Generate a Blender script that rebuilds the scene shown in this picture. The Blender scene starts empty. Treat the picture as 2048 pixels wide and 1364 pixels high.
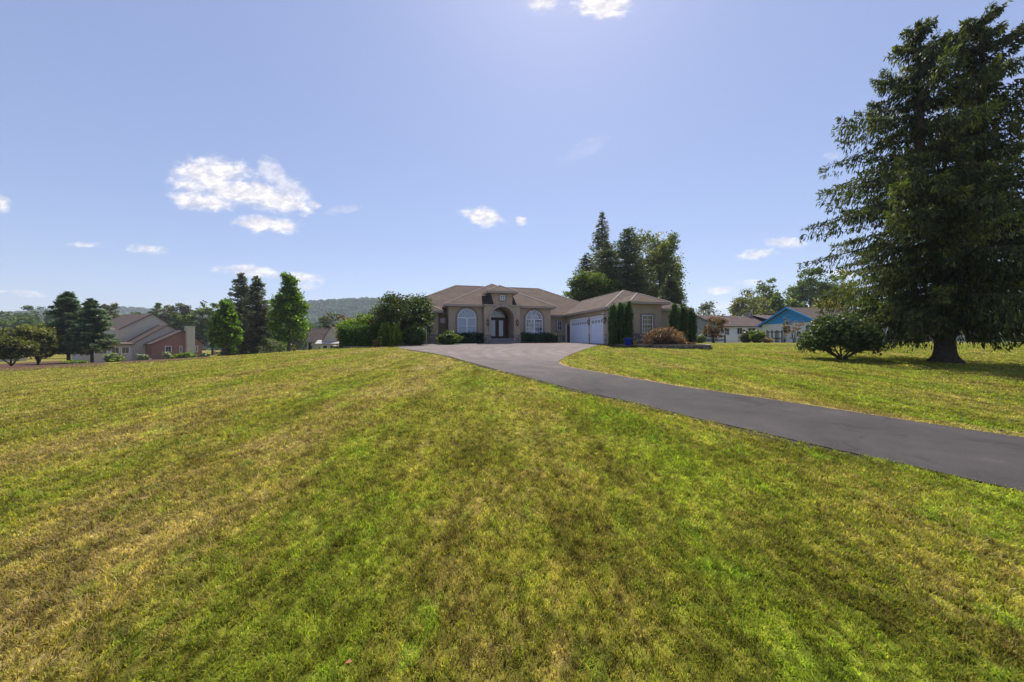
import bpy, math, random
import numpy as np
from mathutils import Vector, Matrix
from mathutils.geometry import delaunay_2d_cdt
R=math.radians
C=bpy.context.scene.collection
F=700.0; CZ=1.6                      # focal length in photo pixels, eye height
TH=R(14.04); EX=(math.cos(TH),math.sin(TH)); EY=(-math.sin(TH),math.cos(TH))
rng=np.random.default_rng(7)
random.seed(7)

# ------------------------------------------------------------------ terrain
def sp(t,s): return s*np.logaddexp(0,np.asarray(t,float)/s)
def ss(t): t=np.clip(t,0,1); return t*t*(3-2*t)
def g(x,y):
    x=np.asarray(x,float); y=np.asarray(y,float)
    base=1.42-sp(1.42-.049*y,.08)
    t=sp(-x-11,1.6)
    fall=3.8*(1-np.exp(-t/42))
    extra=.6*ss((y-32)/15)*ss((-x-14)/8)
    far=.012*sp(y-110,15)
    right=.10*ss((x-14)/6)*ss((24-y)/8)
    und=.02*np.sin(x*.7+1)*np.sin(y*.55)+.012*np.sin(x*1.9+y*.8)
    return base-fall-extra-np.minimum(far,6)-right+und*ss((26-y)/6)
def gz(x,y): return float(g(x,y))
def px(u,v):                          # where the sight line of a photo pixel meets the ground
    Y=1.2
    while Y<160:
        x=(u-1024)/F*Y; z=CZ+(682-v)/F*Y
        if z<=gz(x,Y): return (x,Y)
        Y+=.02 if Y<30 else .1
    return ((u-1024)/F*Y,Y)
def at(u,Y): return ((u-1024)/F*Y,Y)
def zt(v,Y): return CZ+(682-v)/F*Y
def H2W(x,y): return (5.39+EX[0]*x+EY[0]*y, 35.6+EX[1]*x+EY[1]*y)

# ------------------------------------------------------------------ materials
def mat(name):
    m=bpy.data.materials.new(name); m.use_nodes=True
    nt=m.node_tree; nt.nodes.clear()
    o=nt.nodes.new('ShaderNodeOutputMaterial')
    return m,nt,o
def N(nt,t,**k):
    n=nt.nodes.new(t)
    for a,b in k.items():
        if a.startswith('i_'): n.inputs[a[2:].replace('_',' ')].default_value=b
        else: setattr(n,a,b)
    return n
def L(nt,a,b): nt.links.new(a,b)
def ramp(nt,fac,stops,interp='LINEAR'):
    r=nt.nodes.new('ShaderNodeValToRGB'); r.color_ramp.interpolation=interp
    e=r.color_ramp.elements
    while len(e)<len(stops): e.new(.5)
    for i,(p,c) in enumerate(stops):
        e[i].position=p; e[i].color=(*c,1) if len(c)==3 else c
    L(nt,fac,r.inputs[0]); return r.outputs[0]
def mixc(nt,f,a,b,mode='MIX'):
    n=nt.nodes.new('ShaderNodeMix'); n.data_type='RGBA'; n.blend_type=mode
    for s,val in ((n.inputs[0],f),(n.inputs[6],a),(n.inputs[7],b)):
        if hasattr(val,'links'): L(nt,val,s)
        elif isinstance(val,(int,float)): s.default_value=val
        else: s.default_value=(*val,1)
    return n.outputs[2]
def mth(nt,op,a,b=None,c=None,clamp=False):
    n=nt.nodes.new('ShaderNodeMath'); n.operation=op; n.use_clamp=clamp
    for i,v in enumerate((a,b,c)):
        if v is None: continue
        if hasattr(v,'links'): L(nt,v,n.inputs[i])
        else: n.inputs[i].default_value=v
    return n.outputs[0]
def noise(nt,vec,scale,detail=4,rough=.55,dist=0):
    n=N(nt,'ShaderNodeTexNoise'); n.inputs['Scale'].default_value=scale; n.inputs['Detail'].default_value=detail
    n.inputs['Roughness'].default_value=rough; n.inputs['Distortion'].default_value=dist
    if vec is not None: L(nt,vec,n.inputs['Vector'])
    return n.outputs[0]
def simple(name,col,rough=.7,var=.12,scale=3,bump=0,bscale=60,metal=0,spec=.4):
    m,nt,o=mat(name); b=N(nt,'ShaderNodeBsdfPrincipled')
    tc=N(nt,'ShaderNodeTexCoord').outputs['Object']
    n=noise(nt,tc,scale,5)
    lo=tuple(c*(1-var) for c in col); hi=tuple(min(1,c*(1+var)) for c in col)
    L(nt,ramp(nt,n,[(.3,lo),(.7,hi)]),b.inputs['Base Color'])
    b.inputs['Roughness'].default_value=rough; b.inputs['Metallic'].default_value=metal
    b.inputs['Specular IOR Level'].default_value=spec
    if bump:
        bp=N(nt,'ShaderNodeBump'); bp.inputs['Strength'].default_value=bump; bp.inputs['Distance'].default_value=.02
        L(nt,noise(nt,tc,bscale,3),bp.inputs['Height']); L(nt,bp.outputs[0],b.inputs['Normal'])
    L(nt,b.outputs[0],o.inputs[0]); return m
def foliage(name,dark,mid,light,trans=.45,accent=None,rough=.45,spec=.28):
    m,nt,o=mat(name)
    at_=N(nt,'ShaderNodeAttribute'); at_.attribute_name='tint'
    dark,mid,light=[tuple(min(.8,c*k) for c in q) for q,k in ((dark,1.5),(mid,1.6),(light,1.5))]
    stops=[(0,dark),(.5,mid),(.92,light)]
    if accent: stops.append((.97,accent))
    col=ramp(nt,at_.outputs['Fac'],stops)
    p=N(nt,'ShaderNodeBsdfPrincipled'); p.inputs['Roughness'].default_value=rough
    p.inputs['Specular IOR Level'].default_value=spec
    L(nt,col,p.inputs['Base Color'])
    t=N(nt,'ShaderNodeBsdfTranslucent')
    L(nt,mixc(nt,.55,col,mixc(nt,1.0,col,(1.5,1.6,.5),'MULTIPLY')),t.inputs['Color'])
    mx=N(nt,'ShaderNodeMixShader'); mx.inputs[0].default_value=trans
    L(nt,p.outputs[0],mx.inputs[1]); L(nt,t.outputs[0],mx.inputs[2]); L(nt,mx.outputs[0],o.inputs[0])
    return m
def bark(name,c): return simple(name,c,.95,.35,9,.9,22,spec=.1)

def lawn_color(nt):
    """patchy dry summer turf, a function of the place on the ground only"""
    geo=N(nt,'ShaderNodeNewGeometry').outputs['Position']
    sep=N(nt,'ShaderNodeSeparateXYZ'); L(nt,geo,sep.inputs[0])
    def mapd(sx,sy,rot=0,loc=(0,0,0)):
        mp=N(nt,'ShaderNodeMapping'); mp.inputs['Scale'].default_value=(sx,sy,0); mp.inputs['Rotation'].default_value=(0,0,rot)
        mp.inputs['Location'].default_value=loc
        L(nt,geo,mp.inputs['Vector']); return mp.outputs[0]
    streak=noise(nt,mapd(1.15,.30,R(-6)),1.0,5,.6,.5)
    blotch=noise(nt,mapd(.55,.42,.4,(9,3,0)),1.0,5,.62,.3)
    fine=noise(nt,mapd(6,5,.2),1.0,4,.6)
    broad=noise(nt,mapd(.09,.07,.3,(2,5,0)),1.0,2,.5)
    mow=N(nt,'ShaderNodeTexWave'); mow.inputs['Scale'].default_value=.105; mow.inputs['Distortion'].default_value=.9
    mow.inputs['Detail'].default_value=2; mow.inputs['Detail Scale'].default_value=.8
    L(nt,mapd(1,.12,R(4)),mow.inputs['Vector'])
    # green closer to the drive, straw coloured to the left and along the crest
    gx=mth(nt,'MULTIPLY_ADD',sep.outputs[0],.028,.0,)
    gx=mth(nt,'MAXIMUM',mth(nt,'MINIMUM',gx,.03),-.08)
    f=mth(nt,'MULTIPLY',streak,.68)
    f=mth(nt,'ADD',f,mth(nt,'MULTIPLY',blotch,.75))
    f=mth(nt,'ADD',f,mth(nt,'MULTIPLY',broad,.25))
    f=mth(nt,'ADD',f,mth(nt,'MULTIPLY',fine,.60))
    f=mth(nt,'ADD',f,mth(nt,'MULTIPLY',mow.outputs['Fac'],.20))
    f=mth(nt,'ADD',f,gx)
    return f,fine,streak
STR=(.375,.290,.145); TAN=(.315,.252,.090); OLV=(.268,.246,.054); GRN=(.232,.248,.040); LUSH=(.190,.252,.030)
def lawn_ramp(nt,f):
    # f runs around 1.15 +- .25
    mr=N(nt,'ShaderNodeMapRange'); mr.inputs[1].default_value=.93; mr.inputs[2].default_value=1.56
    L(nt,f,mr.inputs[0])
    c=ramp(nt,mr.outputs[0],[(0,STR),(.22,TAN),(.42,OLV),(.66,GRN),(1,LUSH)])
    # dormant, darker thatch and paler bleached tips come in streaks along the mowing
    geo=N(nt,'ShaderNodeNewGeometry').outputs['Position']
    def mp_(sx,sy,rot,loc):
        mp=N(nt,'ShaderNodeMapping'); mp.inputs['Scale'].default_value=(sx,sy,0); mp.inputs['Rotation'].default_value=(0,0,rot); mp.inputs['Location'].default_value=loc
        L(nt,geo,mp.inputs['Vector']); return mp.outputs[0]
    v1=noise(nt,mp_(1.9,.55,R(-8),(3,1,0)),1.0,5,.62,.4); v2=noise(nt,mp_(4.5,2.6,.3,(7,4,0)),1.0,4,.6,.2)
    c=mixc(nt,1,c,ramp(nt,v1,[(.33,(.62,.59,.54)),(.46,(.92,.91,.88)),(.56,(1.05,1.05,1.02)),(.68,(1.28,1.27,1.20))]),'MULTIPLY')
    c=mixc(nt,1,c,ramp(nt,v2,[(.34,(.74,.72,.68)),(.64,(1.26,1.26,1.20))]),'MULTIPLY')
    v3=noise(nt,mp_(13,10,.5,(1,8,0)),1.0,3,.65,.3)
    c=mixc(nt,1,c,ramp(nt,v3,[(.36,(.60,.57,.52)),(.48,(1.0,1.0,.98)),(.62,(1.42,1.42,1.30))]),'MULTIPLY')
    v4=noise(nt,mp_(2.6,1.9,.9,(5,2,0)),1.0,5,.68,.5)   # crabgrass and clover clumps
    return mixc(nt,mth(nt,'MULTIPLY',ramp(nt,v4,[(.56,(0,0,0)),(.64,(1,1,1))]),.55),c,mixc(nt,1,c,(.74,1.12,.62),'MULTIPLY'))

def m_lawn():
    m,nt,o=mat('turf_ground'); b=N(nt,'ShaderNodeBsdfPrincipled')
    f,fine,streak=lawn_color(nt)
    col=lawn_ramp(nt,f)
    geo=N(nt,'ShaderNodeNewGeometry').outputs['Position']
    n1=noise(nt,geo,14,6,.75); n2=noise(nt,geo,3.2,5,.7)
    spk=ramp(nt,n1,[(.30,(.22,.22,.20)),(.52,(.62,.62,.58)),(.76,(1.15,1.13,1.05))])
    col=mixc(nt,1,col,spk,'MULTIPLY')
    col=mixc(nt,1,col,ramp(nt,n2,[(.3,(.78,.8,.76)),(.7,(1.2,1.17,1.1))]),'MULTIPLY')
    L(nt,col,b.inputs['Base Color']); b.inputs['Roughness'].default_value=.95; b.inputs['Specular IOR Level'].default_value=.05
    bp=N(nt,'ShaderNodeBump'); bp.inputs['Strength'].default_value=.8; bp.inputs['Distance'].default_value=.06
    L(nt,n1,bp.inputs['Height']); L(nt,bp.outputs[0],b.inputs['Normal'])
    L(nt,b.outputs[0],o.inputs[0]); return m
def m_blade():
    m,nt,o=mat('grass_blades')
    f,fine,streak=lawn_color(nt)
    a=N(nt,'ShaderNodeAttribute'); a.attribute_name='tint'
    r=mth(nt,'MULTIPLY_ADD',a.outputs['Fac'],.62,-.31)
    col=lawn_ramp(nt,mth(nt,'ADD',f,r))
    a2=N(nt,'ShaderNodeAttribute'); a2.attribute_name='tone'
    col=mixc(nt,1,col,ramp(nt,a2.outputs['Fac'],[(0,(.70,.69,.64)),(1,(1.45,1.45,1.3))]),'MULTIPLY')  # tone differs at random from blade to blade
    p=N(nt,'ShaderNodeBsdfPrincipled'); p.inputs['Roughness'].default_value=.5; p.inputs['Specular IOR Level'].default_value=.25
    L(nt,col,p.inputs['Base Color'])
    t=N(nt,'ShaderNodeBsdfTranslucent'); L(nt,mixc(nt,1,col,(1.35,1.45,.8),'MULTIPLY'),t.inputs['Color'])
    mx=N(nt,'ShaderNodeMixShader'); mx.inputs[0].default_value=.45
    L(nt,p.outputs[0],mx.inputs[1]); L(nt,t.outputs[0],mx.inputs[2]); L(nt,mx.outputs[0],o.inputs[0]); return m
def m_asphalt():
    m,nt,o=mat('asphalt'); b=N(nt,'ShaderNodeBsdfPrincipled')
    geo=N(nt,'ShaderNodeNewGeometry').outputs['Position']
    sep=N(nt,'ShaderNodeSeparateXYZ'); L(nt,geo,sep.inputs[0])
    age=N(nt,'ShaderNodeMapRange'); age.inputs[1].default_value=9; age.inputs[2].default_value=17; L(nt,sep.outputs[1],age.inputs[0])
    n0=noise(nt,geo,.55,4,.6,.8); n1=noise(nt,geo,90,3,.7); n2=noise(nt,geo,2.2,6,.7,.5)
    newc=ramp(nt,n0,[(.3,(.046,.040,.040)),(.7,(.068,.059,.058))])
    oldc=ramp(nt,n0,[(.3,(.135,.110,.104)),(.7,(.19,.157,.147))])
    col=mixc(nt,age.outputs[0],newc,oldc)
    col=mixc(nt,1,col,ramp(nt,n2,[(.3,(.85,.85,.86)),(.7,(1.13,1.12,1.1))]),'MULTIPLY')
    # swept arcs where cars turn on the apron
    wv=N(nt,'ShaderNodeTexWave'); wv.wave_type='RINGS'; wv.rings_direction='Z'
    wv.inputs['Scale'].default_value=.35; wv.inputs['Distortion'].default_value=5; wv.inputs['Detail'].default_value=4; wv.inputs['Detail Scale'].default_value=1.4
    mp=N(nt,'ShaderNodeMapping'); mp.inputs['Location'].default_value=(-6,-20,0); L(nt,geo,mp.inputs[0]); L(nt,mp.outputs[0],wv.inputs[0])
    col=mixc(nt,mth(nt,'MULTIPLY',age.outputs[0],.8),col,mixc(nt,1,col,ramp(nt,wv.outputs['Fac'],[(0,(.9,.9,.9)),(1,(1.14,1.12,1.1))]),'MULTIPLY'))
    col=mixc(nt,1,col,ramp(nt,n1,[(.3,(.72,.72,.72)),(.55,(1,1,1)),(.8,(1.5,1.48,1.45))]),'MULTIPLY')
    # blotches, old drips and hairline cracks
    st_=noise(nt,geo,.9,6,.72,1.4)
    col=mixc(nt,1,col,ramp(nt,st_,[(.34,(.72,.72,.74)),(.44,(1,1,1)),(.58,(1,1,1)),(.70,(1.34,1.31,1.27))]),'MULTIPLY')
    vc=N(nt,'ShaderNodeTexVoronoi'); vc.feature='DISTANCE_TO_EDGE'; vc.inputs['Scale'].default_value=.33
    wn_=N(nt,'ShaderNodeTexNoise'); wn_.inputs['Scale'].default_value=1.3; wn_.inputs['Detail'].default_value=5; L(nt,geo,wn_.inputs[0])
    vm=N(nt,'ShaderNodeVectorMath'); vm.operation='ADD'; L(nt,geo,vm.inputs[0]); L(nt,wn_.outputs['Color'],vm.inputs[1]); L(nt,vm.outputs[0],vc.inputs[0])
    col=mixc(nt,1,col,ramp(nt,vc.outputs[0],[(.002,(.72,.72,.72)),(.006,(1,1,1))]),'MULTIPLY')
    L(nt,col,b.inputs['Base Color']); b.inputs['Roughness'].default_value=.9; b.inputs['Specular IOR Level'].default_value=.18
    bp=N(nt,'ShaderNodeBump'); bp.inputs['Strength'].default_value=.5; bp.inputs['Distance'].default_value=.008
    L(nt,n1,bp.inputs['Height']); L(nt,bp.outputs[0],b.inputs['Normal'])
    L(nt,b.outputs[0],o.inputs[0]); return m
def m_shingle(name,c1,c2):
    m,nt,o=mat(name); b=N(nt,'ShaderNodeBsdfPrincipled')
    tc=N(nt,'ShaderNodeTexCoord').outputs['Object']; sep=N(nt,'ShaderNodeSeparateXYZ'); L(nt,tc,sep.inputs[0])
    cb=N(nt,'ShaderNodeCombineXYZ')
    L(nt,mth(nt,'ADD',sep.outputs[0],mth(nt,'MULTIPLY',sep.outputs[1],1.0)),cb.inputs[0]); L(nt,mth(nt,'MULTIPLY',sep.outputs[2],2.1),cb.inputs[1])
    br=N(nt,'ShaderNodeTexBrick'); L(nt,cb.outputs[0],br.inputs['Vector']); br.inputs['Scale'].default_value=1
    br.inputs['Brick Width'].default_value=.33; br.inputs['Row Height'].default_value=.29; br.inputs['Mortar Size'].default_value=.02
    br.inputs['Color1'].default_value=(*c1,1); br.inputs['Color2'].default_value=(*c2,1); br.inputs['Mortar'].default_value=(*[c*.6 for c in c1],1)
    br.offset=.37
    n=noise(nt,tc,.8,5,.65)
    L(nt,mixc(nt,1,br.outputs[0],ramp(nt,n,[(.3,(.82,.83,.85)),(.7,(1.18,1.13,1.08))]),'MULTIPLY'),b.inputs['Base Color'])
    b.inputs['Roughness'].default_value=.95; b.inputs['Specular IOR Level'].default_value=.1
    bp=N(nt,'ShaderNodeBump'); bp.inputs['Strength'].default_value=.5; bp.inputs['Distance'].default_value=.02
    L(nt,br.outputs[0],bp.inputs['Height']); L(nt,bp.outputs[0],b.inputs['Normal'])
    L(nt,b.outputs[0],o.inputs[0]); return m
def m_stone(name,cols,scale=3.2,mort=(.10,.095,.09)):
    m,nt,o=mat(name); b=N(nt,'ShaderNodeBsdfPrincipled')
    tc=N(nt,'ShaderNodeTexCoord').outputs['Object']
    mp=N(nt,'ShaderNodeMapping'); mp.inputs['Scale'].default_value=(1,1,1.9); L(nt,tc,mp.inputs[0])
    v=N(nt,'ShaderNodeTexVoronoi'); v.inputs['Scale'].default_value=scale; L(nt,mp.outputs[0],v.inputs[0])
    e=N(nt,'ShaderNodeTexVoronoi'); e.feature='DISTANCE_TO_EDGE'; e.inputs['Scale'].default_value=scale; L(nt,mp.outputs[0],e.inputs[0])
    sp_=N(nt,'ShaderNodeSeparateColor'); L(nt,v.outputs['Color'],sp_.inputs[0])
    st=[(i/(len(cols)-1),c) for i,c in enumerate(cols)]
    c=ramp(nt,sp_.outputs[0],st)
    c=mixc(nt,ramp(nt,e.outputs[0],[(.03,(0,0,0)),(.09,(1,1,1))]),mort,c)
    L(nt,c,b.inputs['Base Color']); b.inputs['Roughness'].default_value=.9
    L(nt,b.outputs[0],o.inputs[0]); return m
def m_siding(name,c,pitch=.2,axis=2,var=.06,rough=.6):
    m,nt,o=mat(name); b=N(nt,'ShaderNodeBsdfPrincipled')
    tc=N(nt,'ShaderNodeTexCoord').outputs['Object']; sep=N(nt,'ShaderNodeSeparateXYZ'); L(nt,tc,sep.inputs[0])
    s=mth(nt,'FRACT',mth(nt,'DIVIDE',sep.outputs[axis],pitch))
    col=ramp(nt,s,[(0,tuple(x*.55 for x in c)),(.1,c),(1,tuple(min(1,x*1.05) for x in c))])
    n=noise(nt,tc,1.3,4)
    L(nt,mixc(nt,1,col,ramp(nt,n,[(.3,(1-var,)*3),(.7,(1+var,)*3)]),'MULTIPLY'),b.inputs['Base Color'])
    b.inputs['Roughness'].default_value=rough
    bp=N(nt,'ShaderNodeBump'); bp.inputs['Strength'].default_value=.6; bp.inputs['Distance'].default_value=.02
    L(nt,s,bp.inputs['Height']); L(nt,bp.outputs[0],b.inputs['Normal'])
    L(nt,b.outputs[0],o.inputs[0]); return m
def m_brick(name):
    m,nt,o=mat(name); b=N(nt,'ShaderNodeBsdfPrincipled')
    tc=N(nt,'ShaderNodeTexCoord').outputs['Object']; sep=N(nt,'ShaderNodeSeparateXYZ'); L(nt,tc,sep.inputs[0])
    cb=N(nt,'ShaderNodeCombineXYZ'); L(nt,mth(nt,'ADD',sep.outputs[0],sep.outputs[1]),cb.inputs[0]); L(nt,sep.outputs[2],cb.inputs[1])
    br=N(nt,'ShaderNodeTexBrick'); L(nt,cb.outputs[0],br.inputs[0]); br.inputs['Scale'].default_value=1
    br.inputs['Brick Width'].default_value=.22; br.inputs['Row Height'].default_value=.075; br.inputs['Mortar Size'].default_value=.008
    br.inputs['Color1'].default_value=(.24,.085,.055,1); br.inputs['Color2'].default_value=(.31,.12,.08,1); br.inputs['Mortar'].default_value=(.3,.24,.2,1)
    L(nt,br.outputs[0],b.inputs['Base Color']); b.inputs['Roughness'].default_value=.9
    L(nt,b.outputs[0],o.inputs[0]); return m
def m_glass(name,c,rough=.08,curtain=None):
    m,nt,o=mat(name); b=N(nt,'ShaderNodeBsdfPrincipled')
    tc=N(nt,'ShaderNodeTexCoord').outputs['Object']
    if curtain:
        n=noise(nt,tc,2.2,2); L(nt,ramp(nt,n,[(.42,c),(.6,curtain)]),b.inputs['Base Color'])
    else: b.inputs['Base Color'].default_value=(*c,1)
    b.inputs['Roughness'].default_value=rough; b.inputs['Specular IOR Level'].default_value=.9
    b.inputs['Coat Weight'].default_value=.6; b.inputs['Coat Roughness'].default_value=.03
    L(nt,b.outputs[0],o.inputs[0]); return m

M={}
M['lawn']=m_lawn(); M['blade']=m_blade(); M['asphalt']=m_asphalt()
M['roof']=m_shingle('brown_shingle',(.104,.077,.063),(.138,.102,.084))
M['roof2']=m_shingle('dark_brown_shingle',(.095,.073,.066),(.125,.097,.088))
M['ridge']=simple('ridge_shingle',(.42,.35,.30),.9,.1,2)
M['stucco']=simple('taupe_stucco',(.44,.352,.255),.92,.07,1.2,.35,90,spec=.15)
M['trimst']=simple('dark_stucco_trim',(.27,.225,.195),.92,.07,2,.3,90,spec=.15)
M['fascia']=simple('taupe_fascia',(.37,.31,.265),.6,.05,2)
M['stone']=m_stone('fieldstone',[(.20,.15,.13),(.38,.30,.25),(.26,.17,.14),(.46,.39,.34),(.25,.21,.21)])
M['block']=m_stone('garden_wall_block',[(.12,.10,.09),(.19,.155,.135),(.15,.12,.105),(.22,.18,.155)],2.6,(.05,.045,.04))
M['cap']=simple('wall_cap_stone',(.26,.215,.185),.9,.2,5,.3,40)
M['white']=simple('white_paint',(.74,.75,.76),.5,.04,3)
M['gdoor']=simple('garage_door_white',(.68,.77,.92),.45,.03,2)
M['dark']=simple('black_metal',(.02,.018,.018),.45,.2,6,metal=.6)
M['lampglass']=simple('lantern_glass',(.45,.36,.28),.2,.1,6)
M['wood']=simple('dark_red_wood',(.055,.022,.022),.5,.25,5)
M['black']=simple('dark_cheek_panel',(.022,.021,.026),.8,.2,3)
M['step']=simple('grey_step',(.20,.175,.185),.9,.12,3)
M['glassB']=m_glass('window_glass_blinds',(.20,.27,.40),.25)
M['glassD']=m_glass('window_glass_dark',(.03,.04,.06),.08)
M['glassC']=m_glass('window_glass_curtain',(.04,.06,.09),.12,(.32,.36,.42))
M['glassY']=m_glass('window_glass_blind',(.14,.135,.03),.2,(.22,.20,.06))
M['doorglass']=m_glass('door_glass_frosted',(.42,.50,.62),.3)
M['bluepot']=simple('blue_glazed_pot',(.015,.04,.42),.25,.15,4)
M['terra']=simple('terracotta',(.40,.17,.07),.8,.15,4)
M['bark']=bark('spruce_bark',(.075,.06,.048)); M['barkg']=bark('grey_bark',(.10,.085,.072)); M['stem']=bark('shrub_stem',(.085,.062,.045))
M['mulch']=simple('bark_mulch',(.085,.045,.03),.95,.45,14,.9,30,spec=.1)
M['siding']=m_siding('beige_siding',(.52,.47,.375),.22)
M['sidingw']=m_siding('white_siding',(.72,.74,.80),.25)
M['blue']=m_siding('bright_blue_gable_boards',(.03,.33,.88),.42,2,.05)
M['whiteblock']=simple('whitewashed_block',(.78,.79,.84),.85,.06,2,.3,12)
M['brick']=m_brick('red_brick')
M['greymetal']=simple('downspout',(.40,.37,.33),.5,.05,3)
M['carp']=simple('silver_blue_paint',(.42,.50,.66),.25,.03,2,metal=.5)
M['rubber']=simple('tyre_rubber',(.02,.02,.02),.9,.1,5)
M['fencew']=simple('weathered_dark_wood',(.05,.042,.036),.95,.3,6)
M['soil']=simple('dark_soil_edge',(.06,.05,.042),.95,.4,12,.8,40,spec=.05)
M['drygr']=simple('dead_grass_edge',(.30,.215,.115),.95,.35,14,.8,50,spec=.05)
M['leafdry']=simple('dry_leaf',(.26,.09,.035),.7,.3,30)
# foliage
FO={}
FO['spruce']=foliage('norway_spruce_needles',(.006,.011,.003),(.036,.050,.012),(.15,.17,.036),.36,rough=.6)
FO['blue_spruce']=foliage('blue_green_needles',(.024,.045,.027),(.064,.098,.056),(.16,.205,.12),.4)
FO['grey_con']=foliage('grey_green_needles',(.028,.036,.024),(.072,.084,.052),(.16,.17,.105),.4)
FO['dark_con']=foliage('dark_green_needles',(.014,.024,.012),(.038,.056,.022),(.105,.125,.045),.35)
FO['thuja']=foliage('arborvitae_sprays',(.010,.024,.006),(.030,.062,.011),(.11,.175,.022),.35)
FO['maple']=foliage('fresh_green_leaves',(.020,.050,.008),(.070,.125,.014),(.18,.27,.03),.6)
FO['mid']=foliage('mid_green_leaves',(.022,.042,.010),(.065,.095,.018),(.155,.19,.040),.48)
FO['olive']=foliage('olive_leaves',(.032,.040,.012),(.092,.098,.026),(.22,.215,.07),.55)
FO['greyleaf']=foliage('grey_green_leaves',(.030,.036,.020),(.070,.076,.042),(.135,.14,.085),.4)
FO['crab']=foliage('dark_glossy_leaves',(.012,.026,.008),(.042,.065,.018),(.13,.155,.055),.38,accent=(.16,.07,.03))
FO['laurel']=foliage('laurel_leaves',(.010,.030,.006),(.040,.085,.010),(.11,.19,.020),.35)
FO['lime']=foliage('lime_leaves',(.035,.060,.008),(.105,.155,.016),(.24,.29,.040),.5)
FO['yew']=foliage('yew_leaves',(.007,.018,.010),(.018,.040,.020),(.050,.090,.035),.2)
FO['far']=foliage('far_tree_leaves',(.026,.046,.018),(.064,.092,.030),(.13,.16,.050),.45)
FO['birch']=foliage('yellow_green_leaves',(.035,.045,.010),(.085,.10,.020),(.19,.20,.045),.45)
FO['acer']=foliage('bronze_lace_leaves',(.025,.015,.009),(.095,.055,.030),(.27,.15,.085),.4,accent=(.36,.09,.03))
FO['rust']=foliage('rusty_leaves',(.045,.040,.022),(.13,.085,.05),(.25,.12,.07),.4)
FO['gold']=foliage('golden_leaves',(.07,.055,.010),(.19,.145,.025),(.33,.26,.05),.45)
FO['red']=foliage('red_leaves',(.10,.02,.015),(.25,.05,.03),(.40,.10,.06),.45)
FO['flower']=foliage('pale_flowering',(.05,.08,.03),(.20,.22,.12),(.62,.60,.52),.4)
FO['mixed']=foliage('variegated_leaves',(.05,.07,.03),(.14,.17,.08),(.34,.36,.22),.4)
FO['straw']=foliage('dry_grass_leaves',(.10,.075,.04),(.21,.15,.09),(.34,.25,.16),.4)
FO['wood_hill']=foliage('wooded_hill_leaves',(.018,.036,.016),(.035,.060,.024),(.062,.09,.034),.0,rough=1,spec=0)

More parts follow.
